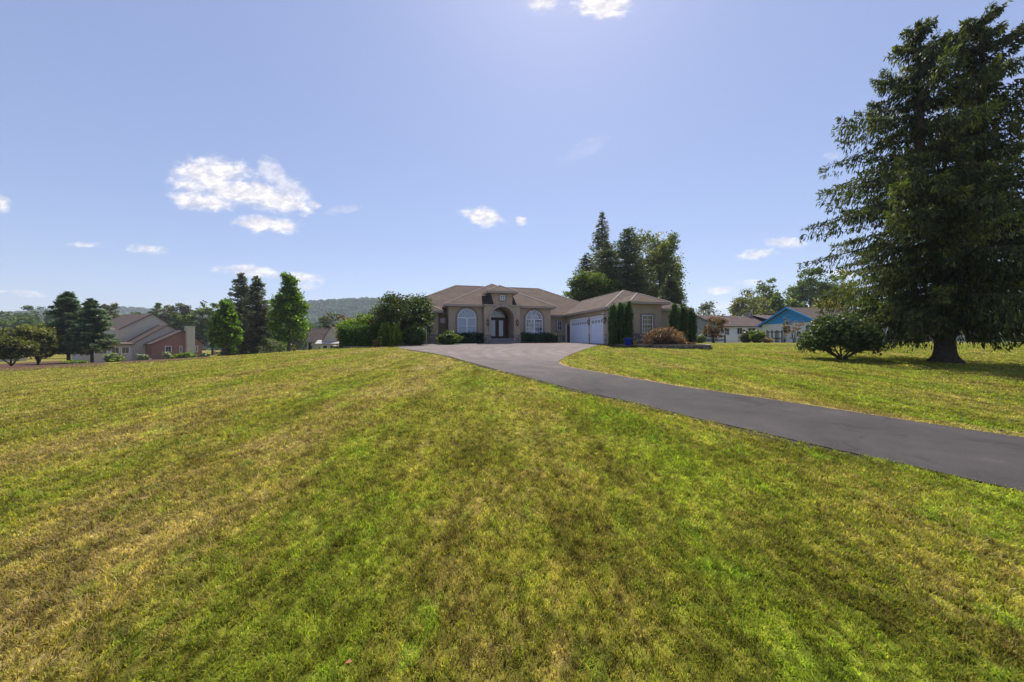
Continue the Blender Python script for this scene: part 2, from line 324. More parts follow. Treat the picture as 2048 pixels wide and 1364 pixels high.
# ------------------------------------------------------------------ object helpers
def tag(o,label=None,cat=None,group=None,kind=None):
    if label: o['label']=label
    if cat: o['category']=cat
    if group: o['group']=group
    if kind: o['kind']=kind
    return o
def empty(name,loc,rz=0,label=None,cat=None,group=None):
    o=bpy.data.objects.new(name,None); C.objects.link(o); o.location=loc; o.rotation_euler=(0,0,rz)
    o.empty_display_size=.3
    return tag(o,label,cat,group)
class MB:
    def __init__(s): s.v=[]; s.f=[]
    def add(s,vs,fs):
        b=len(s.v); s.v+= [tuple(p) for p in vs]; s.f+=[tuple(i+b for i in f) for f in fs]; return s
    def box(s,x0,x1,y0,y1,z0,z1):
        return s.add([(x0,y0,z0),(x1,y0,z0),(x1,y1,z0),(x0,y1,z0),(x0,y0,z1),(x1,y0,z1),(x1,y1,z1),(x0,y1,z1)],
          [(0,3,2,1),(4,5,6,7),(0,1,5,4),(1,2,6,5),(2,3,7,6),(3,0,4,7)])
    def tube(s,pts,rad,n=8,cap=True):
        pts=[Vector(p) for p in pts]
        if isinstance(rad,(int,float)): rad=[rad]*len(pts)
        rings=[]
        for i,p in enumerate(pts):
            d=(pts[min(i+1,len(pts)-1)]-pts[max(i-1,0)]).normalized()
            a=Vector((0,0,1)) if abs(d.z)<.9 else Vector((1,0,0))
            e1=d.cross(a).normalized(); e2=d.cross(e1)
            rings.append([p+(e1*math.cos(2*math.pi*k/n)+e2*math.sin(2*math.pi*k/n))*rad[i] for k in range(n)])
        vs=[q for r in rings for q in r]; fs=[]
        for i in range(len(pts)-1):
            for k in range(n): fs.append((i*n+k,i*n+(k+1)%n,(i+1)*n+(k+1)%n,(i+1)*n+k))
        if cap: fs.append(tuple(range(n))[::-1]); fs.append(tuple((len(pts)-1)*n+k for k in range(n)))
        return s.add(vs,fs)
    def lathe(s,prof,cx=0,cy=0,n=20):
        vs=[(cx+r*math.cos(2*math.pi*k/n),cy+r*math.sin(2*math.pi*k/n),z) for r,z in prof for k in range(n)]; fs=[]
        for i in range(len(prof)-1):
            for k in range(n): fs.append((i*n+k,i*n+(k+1)%n,(i+1)*n+(k+1)%n,(i+1)*n+k))
        return s.add(vs,fs)
    def prism(s,poly,z0,z1):
        n=len(poly)
        return s.add([(x,y,z0) for x,y in poly]+[(x,y,z1) for x,y in poly],
            [tuple(range(n))[::-1],tuple(range(n,2*n))]+[(i,(i+1)%n,n+(i+1)%n,n+i) for i in range(n)])
    def xzprism(s,poly,y0,y1):      # outline in the x-z plane pushed through y
        n=len(poly)
        return s.add([(x,y0,z) for x,z in poly]+[(x,y1,z) for x,z in poly],
            [tuple(range(n)),tuple(range(n,2*n))[::-1]]+[(i,n+i,n+(i+1)%n,(i+1)%n) for i in range(n)])
    def yzprism(s,poly,x0,x1):
        n=len(poly)
        return s.add([(x0,y,z) for y,z in poly]+[(x1,y,z) for y,z in poly],
            [tuple(range(n))[::-1],tuple(range(n,2*n))]+[(i,(i+1)%n,n+(i+1)%n,n+i) for i in range(n)])
    def build(s,name,m,parent=None,smooth=False):
        me=bpy.data.meshes.new(name); me.from_pydata(s.v,[],s.f); me.update()
        me.materials.append(m)
        if smooth: me.polygons.foreach_set('use_smooth',[True]*len(me.polygons))
        o=bpy.data.objects.new(name,me); C.objects.link(o)
        if parent: o.parent=parent
        return o

def np_mesh(name,V,n_per,fidx,m,parent=None,tint=None,tone=None,extra=None):
    """V: (N*n_per,3); fidx: list of faces (tuples) inside one element"""
    Nn=len(V)//n_per
    loops=[]; tot=[]
    base=(np.arange(Nn)*n_per)[:,None]
    flat=np.concatenate([np.array(f) for f in fidx])[None,:]+base
    lt=np.tile(np.array([len(f) for f in fidx]),Nn)
    flat=flat.reshape(-1)
    tt=None if tint is None else np.repeat(tint,n_per)
    ll=None if tone is None else np.repeat(tone,n_per)
    if extra is not None:            # extra = (verts, quads) of an opaque dark core, added inside to block light
        ev,ef=extra; off=len(V)
        V=np.concatenate([V,ev]); flat=np.concatenate([flat,np.array(ef).reshape(-1)+off]); lt=np.concatenate([lt,np.full(len(ef),len(ef[0]))])
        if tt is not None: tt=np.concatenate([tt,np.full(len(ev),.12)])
    me=bpy.data.meshes.new(name)
    me.vertices.add(len(V)); me.vertices.foreach_set('co',np.ascontiguousarray(V,dtype=np.float32).reshape(-1))
    me.loops.add(len(flat)); me.loops.foreach_set('vertex_index',flat.astype(np.int32))
    me.polygons.add(len(lt)); st=np.concatenate([[0],np.cumsum(lt)[:-1]])
    me.polygons.foreach_set('loop_start',st.astype(np.int32)); me.polygons.foreach_set('loop_total',lt.astype(np.int32))
    me.update(calc_edges=True)
    if tt is not None:
        a=me.attributes.new('tint','FLOAT','POINT'); a.data.foreach_set('value',tt.astype(np.float32))
    if ll is not None:
        a=me.attributes.new('tone','FLOAT','POINT'); a.data.foreach_set('value',ll.astype(np.float32))
    me.materials.append(m)
    o=bpy.data.objects.new(name,me); C.objects.link(o)
    if parent: o.parent=parent
    return o
def unit(a): return a/np.maximum(np.linalg.norm(a,axis=-1,keepdims=True),1e-9)
def leafverts(P,T,Bv,ln,wd):
    """one leaf = quad diamond, centre P, long axis T"""
    T=unit(T); Bv=unit(Bv-(Bv*T).sum(1,keepdims=True)*T)
    ln=np.asarray(ln)[:,None]; wd=np.asarray(wd)[:,None]
    V=np.stack([P-T*ln*.5, P+Bv*wd*.5-T*ln*.08, P+T*ln*.5, P-Bv*wd*.5-T*ln*.08],1)
    return V.reshape(-1,3)
def sphere_core(cx,cy,cz,rx,ry,rz,n=10,k=6,zmin=None):
    vs=[];fs=[]
    for i in range(k+1):
        ph=math.pi*i/k
        for j in range(n):
            a=2*math.pi*j/n
            vs.append((cx+rx*math.sin(ph)*math.cos(a),cy+ry*math.sin(ph)*math.sin(a),max(cz+rz*math.cos(ph),zmin if zmin is not None else -9)))
    for i in range(k):
        for j in range(n): fs.append((i*n+j,i*n+(j+1)%n,(i+1)*n+(j+1)%n,(i+1)*n+j))
    return np.array(vs),fs

def crown_points(n,lobes,clump,rs,shell=.55):
    """leaf positions grouped in clumps over the shells of several lobes"""
    w=np.array([l[3]*l[4]*l[5] for l in lobes])**.67; w=w/w.sum()
    per=26; nc=max(12,n//per)
    idx=rs.choice(len(lobes),nc,p=w); Lb=np.array(lobes)[idx]
    d=unit(rs.normal(size=(nc,3))); d[:,2]=np.where(d[:,2]<-.5,-d[:,2]*.5,d[:,2])
    r=shell+(1-shell)*rs.random(nc)**.6
    cen=Lb[:,:3]+d*r[:,None]*Lb[:,3:6]
    ct=rs.normal(size=nc)*.13
    k=rs.integers(0,nc,n)
    off=rs.normal(size=(n,3))*clump*np.array([1,1,.62])
    return cen[k]+off, ct[k], d[k]

def leaf_obj(name,m,parent,P,ct,d,size,rs,aspect=.62,core=None,up=.35,zmin=None):
    n=len(P)
    T=unit(rs.normal(size=(n,3))+d*.4-np.array([0,0,.25])); Bv=rs.normal(size=(n,3))
    s=size*(.6+.8*rs.random(n))
    V=leafverts(P,T,Bv,s,s*aspect)
    tint=np.clip(.42+ct+rs.normal(size=n)*.20,0,1)
    return np_mesh(name,V,4,[(0,1,2,3)],m,parent,tint=tint,extra=core)

def limb_path(p0,p1,rs,bend=.12,n=5):
    p0=np.array(p0,float);p1=np.array(p1,float); L_=np.linalg.norm(p1-p0); out=[]
    k=rs.normal(size=3)*bend*L_
    for i in range(n):
        t=i/(n-1); out.append(tuple(p0*(1-t)+p1*t+k*math.sin(math.pi*t)*.6))
    return out

def sized(u,Y,vtop,wpx):
    x,y=at(u,Y); t=(u-1024)/F
    D=wpx*Y/F/math.sqrt(1+t*t)
    z0=gz(x,y); H=zt(vtop,Y)-z0
    return x,y,z0,H,D

def tree(name,label,cat,u,Y,vtop,wpx,fm,shape='round',n=5000,leaf=.2,bare=.18,seed=1,group=None,clump=None,bk='barkg',lean=0,trunk_r=None,limbs=7,irr=1.0):
    x,y,z0,H,D=sized(u,Y,vtop,wpx); rs=np.random.default_rng(seed)
    t=empty(name,(x,y,z0-.05),rs.random()*6.28*0,label,cat,group)
    rad=D/2; cb=H*bare; ch=H-cb
    lobes=[]
    if shape=='round': lobes.append((0,0,cb+ch*.47,rad*.82,rad*.82,ch*.46))
    elif shape=='oval': lobes+=[(0,0,cb+ch*.38,rad*.80,rad*.80,ch*.38),(0,0,cb+ch*.55,rad*.70,rad*.70,ch*.28),(rad*.06,0,cb+ch*.75,rad*.40,rad*.40,ch*.19)]
    elif shape=='cone':
        for q in range(6): f=q/5; lobes.append((0,0,cb+ch*(.15+.75*f),rad*(.92-.75*f),rad*(.92-.75*f),ch*.15))
    elif shape=='vase':
        lobes.append((0,0,cb+ch*.62,rad*.8,rad*.8,ch*.34))
    nl={'round':13,'oval':13,'cone':8,'vase':12}[shape]
    for q in range(nl):
        a=rs.random()*6.283; h=rs.random()
        if shape=='cone': rr=rad*(.75-.65*h); hz=cb+ch*(.15+.8*h); s=rad*.25
        elif shape=='oval': prof=math.sin(math.pi*(.18+.76*h))**.7; rr=rad*(.70*prof if h<.5 else .70*math.sin(math.pi*(.18+.76*h))**1.1); hz=cb+ch*(.12+.76*h); s=rad*(.20+.10*rs.random())*(1.15-.5*h)
        elif shape=='vase': prof=(.4+.6*h); rr=rad*.68*prof; hz=cb+ch*(.35+.5*h); s=rad*(.26+.14*rs.random())
        else: prof=math.sin(math.pi*(.12+.76*h))**.6; rr=rad*.66*prof; hz=cb+ch*(.14+.70*h); s=rad*(.26+.16*rs.random())*irr
        lobes.append((rr*math.cos(a),rr*math.sin(a),hz,s,s,min(s*.85,ch*.22)))
    # uneven top
    tk={'oval':.14,'cone':.08}.get(shape,.45)
    for q in range(5):
        a=rs.random()*6.283; lobes.append((rad*tk*math.cos(a),rad*tk*math.sin(a),cb+ch*(.88+.08*rs.random()),rad*.16,rad*.16,ch*.07))
    if clump is None: clump=max(.12,rad*.085)
    P,ct,d=crown_points(n,lobes,clump,rs)
    P[:,2]=np.maximum(P[:,2],cb*.55)
    P[:,0]+=lean*P[:,2]
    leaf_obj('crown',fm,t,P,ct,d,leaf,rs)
    b=MB(); tr=trunk_r or max(.07,H*.022)
    top=cb+ch*.72
    b.tube([(0,0,-.3),(0,0,.02),(0,0,.25),(lean*cb,0,cb),(lean*top,rs.normal()*.05*rad,top)],[tr*1.7,tr*1.5,tr*1.1,tr*.85,tr*.25],9)
    for q in range(limbs):
        l=lobes[q%len(lobes)] if q else lobes[-1]; zz=cb*(.8+.1*rs.random())+ch*.35*rs.random()
        l=lobes[rs.integers(1,len(lobes))]
        b.tube(limb_path((lean*zz,0,zz),(l[0]+lean*l[2],l[1],l[2]),rs),[tr*.5,tr*.4,tr*.3,tr*.2,tr*.1],6)
    b.build('trunk',M[bk],t,True)
    return t

def shrub(name,label,cat,u,Y,vtop,wpx,fm,shape='dome',n=2500,leaf=.1,seed=1,group=None,depth=None,core=.72,stems=True,clump=None,z0=None,len_xy=None,rot=0,aspect=.62,skirt=0.0):
    x,y,zz,H,D=sized(u,Y,vtop,wpx)
    if z0 is not None: H+=zz-z0; zz=z0
    rs=np.random.default_rng(seed); t=empty(name,(x,y,zz-.03),rot,label,cat,group)
    rx=D/2; ry=(depth or D)/2
    if clump is None: clump=max(.05,min(rx,H)*.09)
    if shape=='box':
        k=rs.integers(0,n//18+4,n); nc=n//18+4
        c=rs.random((nc,3))*2-1; ax=rs.integers(0,4,nc)          # pull to the sides or the top
        c[ax==0,0]=np.sign(c[ax==0,0]); c[ax==1,1]=-1; c[ax>=2,2]=1; 
        c=c*np.array([rx*.93,ry*.93,H*.47]); c[:,2]+=H*.5+rs.normal(size=nc)*.03*H
        P=c[k]+rs.normal(size=(n,3))*clump; d=unit(c[k]*np.array([1,1,1])-np.array([0,0,H*.5])); ct=(rs.normal(size=nc)*.12)[k]
        b_=MB().box(-rx*core-.1*rx,rx*core+.1*rx,-ry*core,ry*core,0,H*.86); cv=(np.array(b_.v),b_.f)
    elif shape=='column':
        nc=n//16+4; h=rs.random(nc)**.9; a=rs.random(nc)*6.283
        prof=np.where(h<.55,.86+.14*h/.55,np.sqrt(np.clip(1-((h-.55)/.45)**2.2,0,1)))*(.93+.07*np.sin(a*3+h*9))
        c=np.stack([rx*.92*prof*np.cos(a),ry*.92*prof*np.sin(a),h*H*.97],1); k=rs.integers(0,nc,n)
        P=c[k]+rs.normal(size=(n,3))*clump*np.array([.8,.8,1.5]); d=unit(np.stack([np.cos(a),np.sin(a),a*0+.9],1))[k]; ct=(rs.normal(size=nc)*.12)[k]
        cv=sphere_core(0,0,H*.46,rx*core,ry*core,H*.46,12,7)
    else:
        lobes=[(0,0,H*.45,rx*.82,ry*.82,H*.50)]
        if shape=='cone':
            lobes=[(0,0,H*(.12+.8*q/5),rx*(.9-.15*q),ry*(.9-.15*q),H*.14) for q in range(6)]
        else:
            for q in range(9):
                a=rs.random()*6.283; h=rs.random()
                if shape=='vase': rr=.45+.35*h
                else: rr=.72*math.cos(h*1.3)
                s=.26+.14*rs.random()
                lobes.append((rx*rr*math.cos(a),ry*rr*math.sin(a),H*(.28+.52*h),rx*s,ry*s,H*s*.8))
        if shape=='vase': lobes[0]=(0,0,H*.62,rx*.72,ry*.72,H*.34)
        P,ct,d=crown_points(n,lobes,clump,rs,.6)
        if shape=='cone': cv=sphere_core(0,0,H*.3,rx*.6,ry*.6,H*.42,10,6,0)
        elif shape=='vase': cv=None
        else: cv=sphere_core(0,0,H*.40,rx*core,ry*core,H*.48,12,7,0)
    if core==0: cv=None
    P[:,2]=np.abs(P[:,2]-.02)+.02
    leaf_obj('foliage',fm,t,P,ct,d,leaf,rs,aspect=aspect,core=cv)
    if stems:
        b=MB()
        for q in range(7 if shape in('vase','dome') else 3):
            a=rs.random()*6.283; r=(.15+.5*rs.random())*(1 if shape=='vase' else .8)
            b.tube(limb_path((.04*math.cos(a),.04*math.sin(a),-.1),(rx*r*math.cos(a),ry*r*math.sin(a),H*(.55+.2*rs.random())),rs,.06),[.03+.008*H,.026,.02,.014,.008],6)
        b.build('stems',M['stem'],t,True)
    return t

def conifer(name,label,cat,u,Y,vtop,wpx,fm,n=9000,leaf=.22,seed=1,group=None,bare=.08,levels=26,droop=.25,open_=.0,bk='bark',upturn=.18,power=.85,per=5,aspect=.32,hang=.25,top=0.0):
    x,y,z0,H,D=sized(u,Y,vtop,wpx); rs=np.random.default_rng(seed)
    t=empty(name,(x,y,z0-.05),0,label,cat,group); rad=D/2
    b=MB(); tr=max(.09,H*.018)
    b.tube([(0,0,-.3),(0,0,.1),(0,0,H*.3),(0,0,H*.7),(0,0,H*.99)],[tr*1.5,tr*1.15,tr*.8,tr*.4,.015],9)
    P=[];T=[];CT=[]
    br=[]
    for i in range(levels):
        h=bare+(1-bare)*(i+rs.random()*.7)/levels
        for j in range(per):
            a=rs.random()*6.283; h=bare+(1-bare)*rs.random()**.92
            Lm=rad*max(.03,(1-((h-bare)/(1-bare))**1.15))**power*(.48+.60*rs.random())
            if rs.random()<open_: continue
            br.append((h*H,a,Lm))
    wsum=sum(q[2]**1.3+.1 for q in br)
    for z,a,Lm in br:
        k=max(8,int(n*(Lm**1.3+.1)/wsum)); s=rs.random(k)**.7
        w=.34*Lm*(1.05-s)*(.3+s)+.06*rad; lat=(rs.random(k)*2-1)*w
        zz=z+Lm*(.12*s-droop*s*s*1.6+upturn*s**4)-rs.random(k)**2*hang*Lm*.6+rs.normal(size=k)*.02*rad
        ca,sa=math.cos(a),math.sin(a)
        P.append(np.stack([Lm*s*ca-lat*sa,Lm*s*sa+lat*ca,zz],1))
        T.append(np.stack([ca*.8-np.sign(lat)*sa*.6+rs.normal(size=k)*.3,sa*.8+np.sign(lat)*ca*.6+rs.normal(size=k)*.3,rs.normal(size=k)*.35-.25+.5*(s>.85)],1))
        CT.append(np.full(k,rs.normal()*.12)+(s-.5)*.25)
        if Lm>.5*rad or rs.random()<.4:
            pts=[(Lm*q*ca,Lm*q*sa,z+Lm*(.12*q-droop*q*q*1.6+upturn*q**4)) for q in (0,.33,.66,.95)]
            b.tube(pts,[tr*.28,tr*.2,tr*.12,.012],5)
    # leader
    k=n//400+6; hz=H*(.93+.07*rs.random(k)); P.append(np.stack([rs.normal(size=k)*.03*rad,rs.normal(size=k)*.03*rad,hz],1)); T.append(np.stack([rs.normal(size=k)*.4,rs.normal(size=k)*.4,np.ones(k)],1)); CT.append(np.zeros(k))
    P=np.concatenate(P);T=np.concatenate(T);CT=np.concatenate(CT); m_=len(P)
    s=leaf*(.6+.8*rs.random(m_))
    V=leafverts(P,T,rs.normal(size=(m_,3)),s,s*aspect)
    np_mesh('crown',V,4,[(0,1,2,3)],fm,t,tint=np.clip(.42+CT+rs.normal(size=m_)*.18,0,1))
    b.build('trunk',M[bk],t,True)
    return t

# ------------------------------------------------------------------ ground
def nonuni(a):
    out=[]
    for (s,e,st) in a:
        k=s
        while k<e-1e-6: out.append(k); k+=st
    out.append(a[-1][1]); return out
xs=nonuni([(-2600,-400,220),(-400,-80,16),(-80,-30,2),(-30,30,.75),(30,80,2),(80,400,16),(400,2600,220)])
ys=nonuni([(-300,-20,40),(-20,0,2),(0,45,.75),(45,100,2.5),(100,400,15),(400,3000,200)])
Xg,Yg=np.meshgrid(xs,ys); Zg=g(Xg,Yg)
V=np.stack([Xg,Yg,Zg],-1).reshape(-1,3); nx=len(xs); ny=len(ys)
fc=[(j*nx+i,j*nx+i+1,(j+1)*nx+i+1,(j+1)*nx+i) for j in range(ny-1) for i in range(nx-1)]
me=bpy.data.meshes.new('lawn'); me.from_pydata(V.tolist(),[],fc); me.update(); me.materials.append(M['lawn'])
me.polygons.foreach_set('use_smooth',[True]*len(me.polygons))
o=bpy.data.objects.new('lawn',me); C.objects.link(o); tag(o,kind='structure')

def sheet(name,poly,dz,m,step=.8,skirt=.08):
    """draped polygon"""
    P2=[]
    n=len(poly)
    for i in range(n):
        a=poly[i]; b=poly[(i+1)%n]; d=math.dist(a,b); k=max(1,int(d/step))
        for q in range(k): P2.append((a[0]+(b[0]-a[0])*q/k,a[1]+(b[1]-a[1])*q/k))
    nb=len(P2); pts=[Vector(p) for p in P2]
    xs_=[p[0] for p in P2]; ys_=[p[1] for p in P2]
    gx,gy=np.meshgrid(np.arange(min(xs_),max(xs_),step),np.arange(min(ys_),max(ys_),step))
    Q=np.stack([gx.ravel(),gy.ravel()],1); ins=inpoly(Q,np.array(P2)); 
    A=np.array(P2)
    for q in Q[ins]:
        if np.min(((A-q)**2).sum(1))>(.35*step)**2: pts.append(Vector(q))
    r=delaunay_2d_cdt(pts,[(i,(i+1)%nb) for i in range(nb)],[list(range(nb))],1,1e-5)
    vs=[(v.x,v.y,gz(v.x,v.y)+dz) for v in r[0]]; fs=[tuple(f) for f in r[2]]
    k=len(vs)
    for p in P2: vs.append((p[0],p[1],gz(*p)+dz)); 
    for p in P2: vs.append((p[0],p[1],gz(*p)-skirt))
    fs+=[(k+i,k+(i+1)%nb,k+nb+(i+1)%nb,k+nb+i) for i in range(nb)]
    b=MB(); b.add(vs,fs); o=b.build(name,m); tag(o,kind='structure'); return o
def inpoly(Q,poly):
    x,y=Q[:,0],Q[:,1]; ins=np.zeros(len(Q),bool); n=len(poly); j=n-1
    for i in range(n):
        xi,yi=poly[i]; xj,yj=poly[j]
        if yi!=yj:
            c=((yi>y)!=(yj>y))&(x<(xj-xi)*(y-yi)/(yj-yi)+xi); ins^=c
        j=i
    return ins
near=[px(*p) for p in [(2046,988),(1820,935),(1600,885.6),(1483,859),(1381,836),(1278,809.4),(1176,787.5),(1097,767),(1045,753),(1000,742),(950,728),(905,715),(860,706),(820,700),(795,696.5)]]
farr=[px(*p) for p in [(1203,689.2),(1175,697),(1150,706),(1128,716),(1117,724),(1120,729),(1133,734),(1180,743),(1234,752),(1352,773),(1469,790),(1600,809.4),(1820,844),(2046,878)]]
d0=Vector(near[0])-Vector(near[2]); d0=d0.normalized()*9
hl=[(-15.6,-5.2),(-14.5,-4.4),(-12.0,-3.9),(-8.6,-3.75),(-5.0,-3.55),(-1.8,-3.3),(-.9,-1.7),(-.35,-.35),(-.02,-.4),(-.02,-8.4)]
hl=[H2W(*p) for p in hl]
drive=[(near[0][0]+d0.x+3,near[0][1]+d0.y+.6)]+near+hl+farr+[(farr[-1][0]+d0.x+3,farr[-1][1]+d0.y+.6)]
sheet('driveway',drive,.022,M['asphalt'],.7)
drv=np.array(drive)

def strip(name,line,off,dz,m):
    out=[]
    for i,p in enumerate(line):
        a=Vector(line[max(i-1,0)]); b_=Vector(line[min(i+1,len(line)-1)]); d=(b_-a).normalized(); nn=Vector((-d.y,d.x)); w_=off*(.75+.5*((i*37)%10)/10)
        out.append((p[0]+nn.x*w_,p[1]+nn.y*w_))
    return sheet(name,list(line)+out[::-1],dz,m,.5)
def dense(line,st=.6):
    o=[]
    for a,b_ in zip(line[:-1],line[1:]):
        k=max(1,int(math.dist(a,b_)/st)); o+=[(a[0]+(b_[0]-a[0])*q/k,a[1]+(b_[1]-a[1])*q/k) for q in range(k)]
    return o+[line[-1]]
strip('verge',dense(near[1:-1]),.15,.010,M['soil'])
strip('verge',dense(farr[4:-1]),.13,.012,M['drygr'])
# mulch beds beyond the left edge of the lawn and round the house
def bed(ptspx,name='mulch_bed'): return sheet(name,[px(*p) for p in ptspx],.03,M['mulch'],1.2)
bed([(-30,744),(40,741.5),(118,736),(190,734),(215,729),(190,724),(130,722),(70,724),(-30,730)])
bed([(238,728),(300,725),(345,722),(420,716.5),(415,714),(350,714),(262,718)])

# ------------------------------------------------------------------ grass
def grass():
    rs=np.random.default_rng(3); Ps=[];Sc=[]
    for (y0,y1,dens,tuft) in ((1.25,2.6,14000,9),(2.6,4.5,8000,8),(4.5,7.5,3200,6),(7.5,12,1100,5),(12,19,330,5),(19,27,110,4)):
        area=(1.5*2)*(y1**2-y0**2)/2; n=int(area*dens)
        nt=n//tuft
        yy=np.sqrt(y0**2+rs.random(nt)*(y1**2-y0**2)); xx=(rs.random(nt)*2-1)*1.5*yy
        k=rs.integers(0,nt,n)
        sd=.010+.0022*yy[k]
        p=np.stack([xx[k]+rs.normal(size=n)*sd,yy[k]+rs.normal(size=n)*sd],1)
        Ps.append(np.concatenate([p,yy[k][:,None],(k%9973)[:,None]],1))
    A=np.concatenate(Ps)
    m=~inpoly(A[:,:2]+rs.normal(size=(len(A),2))*.05,drv)
    # keep out of house and beds
    rel=A[:,:2]-np.array([5.39,35.6]); lx=rel@np.array(EX); ly=rel@np.array(EY)
    m&=~((ly>-8.4)&(lx>-.2)&(lx<8))
    A=A[m]; n=len(A); x,y,dist=A[:,0],A[:,1],np.hypot(A[:,0],A[:,1])
    z=g(x,y)
    # height varies in tufts and patches
    hp=.5+.5*np.sin(x*5.1+np.sin(y*3.7)*2)*np.sin(y*4.3+np.sin(x*2.9)*2)
    hh=(.020+.026*rs.random(n)*(.5+hp))*(1+.012*dist)
    wd=(.0026+.00098*dist)*(.7+.6*rs.random(n))
    a=rs.random(n)*6.283; d=np.stack([np.cos(a),np.sin(a),np.zeros(n)],1)
    lean=(.2+.95*rs.random(n))[:,None]
    side=np.stack([-np.sin(a),np.cos(a),np.zeros(n)],1)*wd[:,None]*.5
    tw=rs.normal(size=n)*.8; side=side*np.cos(tw)[:,None]+d*(np.sin(tw)*wd*.5)[:,None]
    B=np.stack([x,y,z-.004],1); up=np.array([0,0,1.0])
    h=hh[:,None]
    mid=B+up*h*.62+d*h*.32*lean; tip=B+up*h*(.95)+d*h*.95*lean
    V=np.stack([B-side,B+side,mid+side*.8,mid-side*.8,tip],1).reshape(-1,3)
    tint=np.clip(.5+rs.normal(size=n)*.24,0,1); tone=np.clip(.45+rs.normal(size=n)*.3,0,1)
    fl_=np.array(farr); dd=np.full(n,9.)
    for i in range(3,len(fl_)-1):
        a0=fl_[i]; v0=fl_[i+1]-a0; tt=np.clip(((A[:,:2]-a0)@v0)/(v0@v0),0,1); dd=np.minimum(dd,np.hypot(*(A[:,:2]-a0-tt[:,None]*v0).T))
    tint=np.where(dd<.28+.2*rs.random(n),tint-1.3,tint)
    o=np_mesh('grass',V,5,[(0,1,2,3),(3,2,4)],M['blade'],None,tint=tint,tone=tone)
    tag(o,'short mown summer grass covering the lawn, patched green and straw','grass',kind='stuff')
grass()

# ------------------------------------------------------------------ main house
ZB=1.6   # heights below are given relative to eye level and shifted by this
house=empty('ranch_house',(5.39,35.6,0),TH,'taupe stucco ranch house with brown hip roofs, arched entry and white garage doors','house')
def hip(b,x0,x1,y0,y1,z,pitch,back=None,cap=None):
    """hip roof; back = y to which the ridge runs with no rear hip"""
    wx=(x1-x0)/2; wy=(y1-y0)/2
    if back is not None:                       # front hip, ridge along y
        a=((x0+x1)/2,y0+wx,z+pitch*wx); bb=((x0+x1)/2,back,z+pitch*wx)
        v=[(x0,y0,z),(x1,y0,z),(x1,back,z),(x0,back,z),a,bb]
        f=[(0,1,4),(1,2,5,4),(3,0,4,5),(2,3,5),(0,3,2,1)]
        caps=[(v[0],a),(v[1],a),(a,bb)]
    elif wx>=wy:
        a=(x0+wy,y0+wy,z+pitch*wy); bb=(x1-wy,y0+wy,z+pitch*wy)
        v=[(x0,y0,z),(x1,y0,z),(x1,y1,z),(x0,y1,z),a,bb]
        f=[(0,1,5,4),(1,2,5),(2,3,4,5),(3,0,4),(0,3,2,1)]; caps=[(v[0],a),(v[1],bb),(a,bb)]
    else:
        a=(x0+wx,y0+wx,z+pitch*wx); bb=(x0+wx,y1-wx,z+pitch*wx)
        v=[(x0,y0,z),(x1,y0,z),(x1,y1,z),(x0,y1,z),a,bb]
        f=[(0,1,4),(1,2,5,4),(2,3,5),(3,0,4,5),(0,3,2,1)]; caps=[(v[0],a),(v[1],a),(a,bb)]
    b.add(v,f)
    if cap:
        for p,q in caps: cap.tube([(p[0],p[1],p[2]+.01),(q[0],q[1],q[2]+.01)],.045,5)
roof_parts=[ # x0,x1,y0,y1,z,pitch,back
 (-17.32,6.17,-.40,13.24,2.61,.53,None),
 (-12.24,-1.90,-2.52,6.0,3.20,.53,5.9),
 (-.4,7.6,-8.96,6.0,2.61,.49,3.6),
 (1.13,4.68,-9.85,-5,3.0,.50,-6.2),
 (-17.40,-12.29,-2.5,3,2.612,.53,1.8),
 (-8.60,-5.74,-3.12,-.2,4.40,.5,-.4)]
for i,(x0,x1,y0,y1,z,p,bk_) in enumerate(roof_parts):
    rb=MB(); cb_=MB(); hip(rb,x0,x1,y0,y1,z+ZB,p,bk_,cb_)
    ro=rb.build('roof',M['roof'],house); cb_.build('ridge_cap',M['ridge'],ro)
    fb=MB(); yb=bk_ if bk_ is not None else y1
    if i==5: yb=-1.2
    if i==1: yb=-.2
    if i==3: yb=-8.4
    if i==4: yb=.2
    if i==2: yb=.5
    fb.box(x0+.015,x1-.015,y0+.015,yb-.015,z+ZB-.165,z+ZB-.004).build('fascia',M['fascia'],ro)
def wbox(name,m,*a):
    x0,x1,y0,y1,z0,z1=a; return MB().box(x0,x1,y0,y1,z0+ZB,z1+ZB).build(name,m,house)
GB=-.75
wbox('wall',M['stucco'],-16.9,5.7,0,12.8,GB,2.5)
wbox('wall',M['stucco'],-11.82,-8.3,-2.1,.6,GB,3.08)
wbox('wall',M['stucco'],-5.95,-2.32,-2.1,.6,GB,3.08)
wbox('wall',M['stucco'],-17.0,-12.7,-2.1,.6,GB,2.5)
wbox('wall',M['stucco'],0,7.2,-8.56,.6,GB,2.5)
wbox('wall',M['stucco'],1.58,4.2,-9.4,-8,GB,2.9)
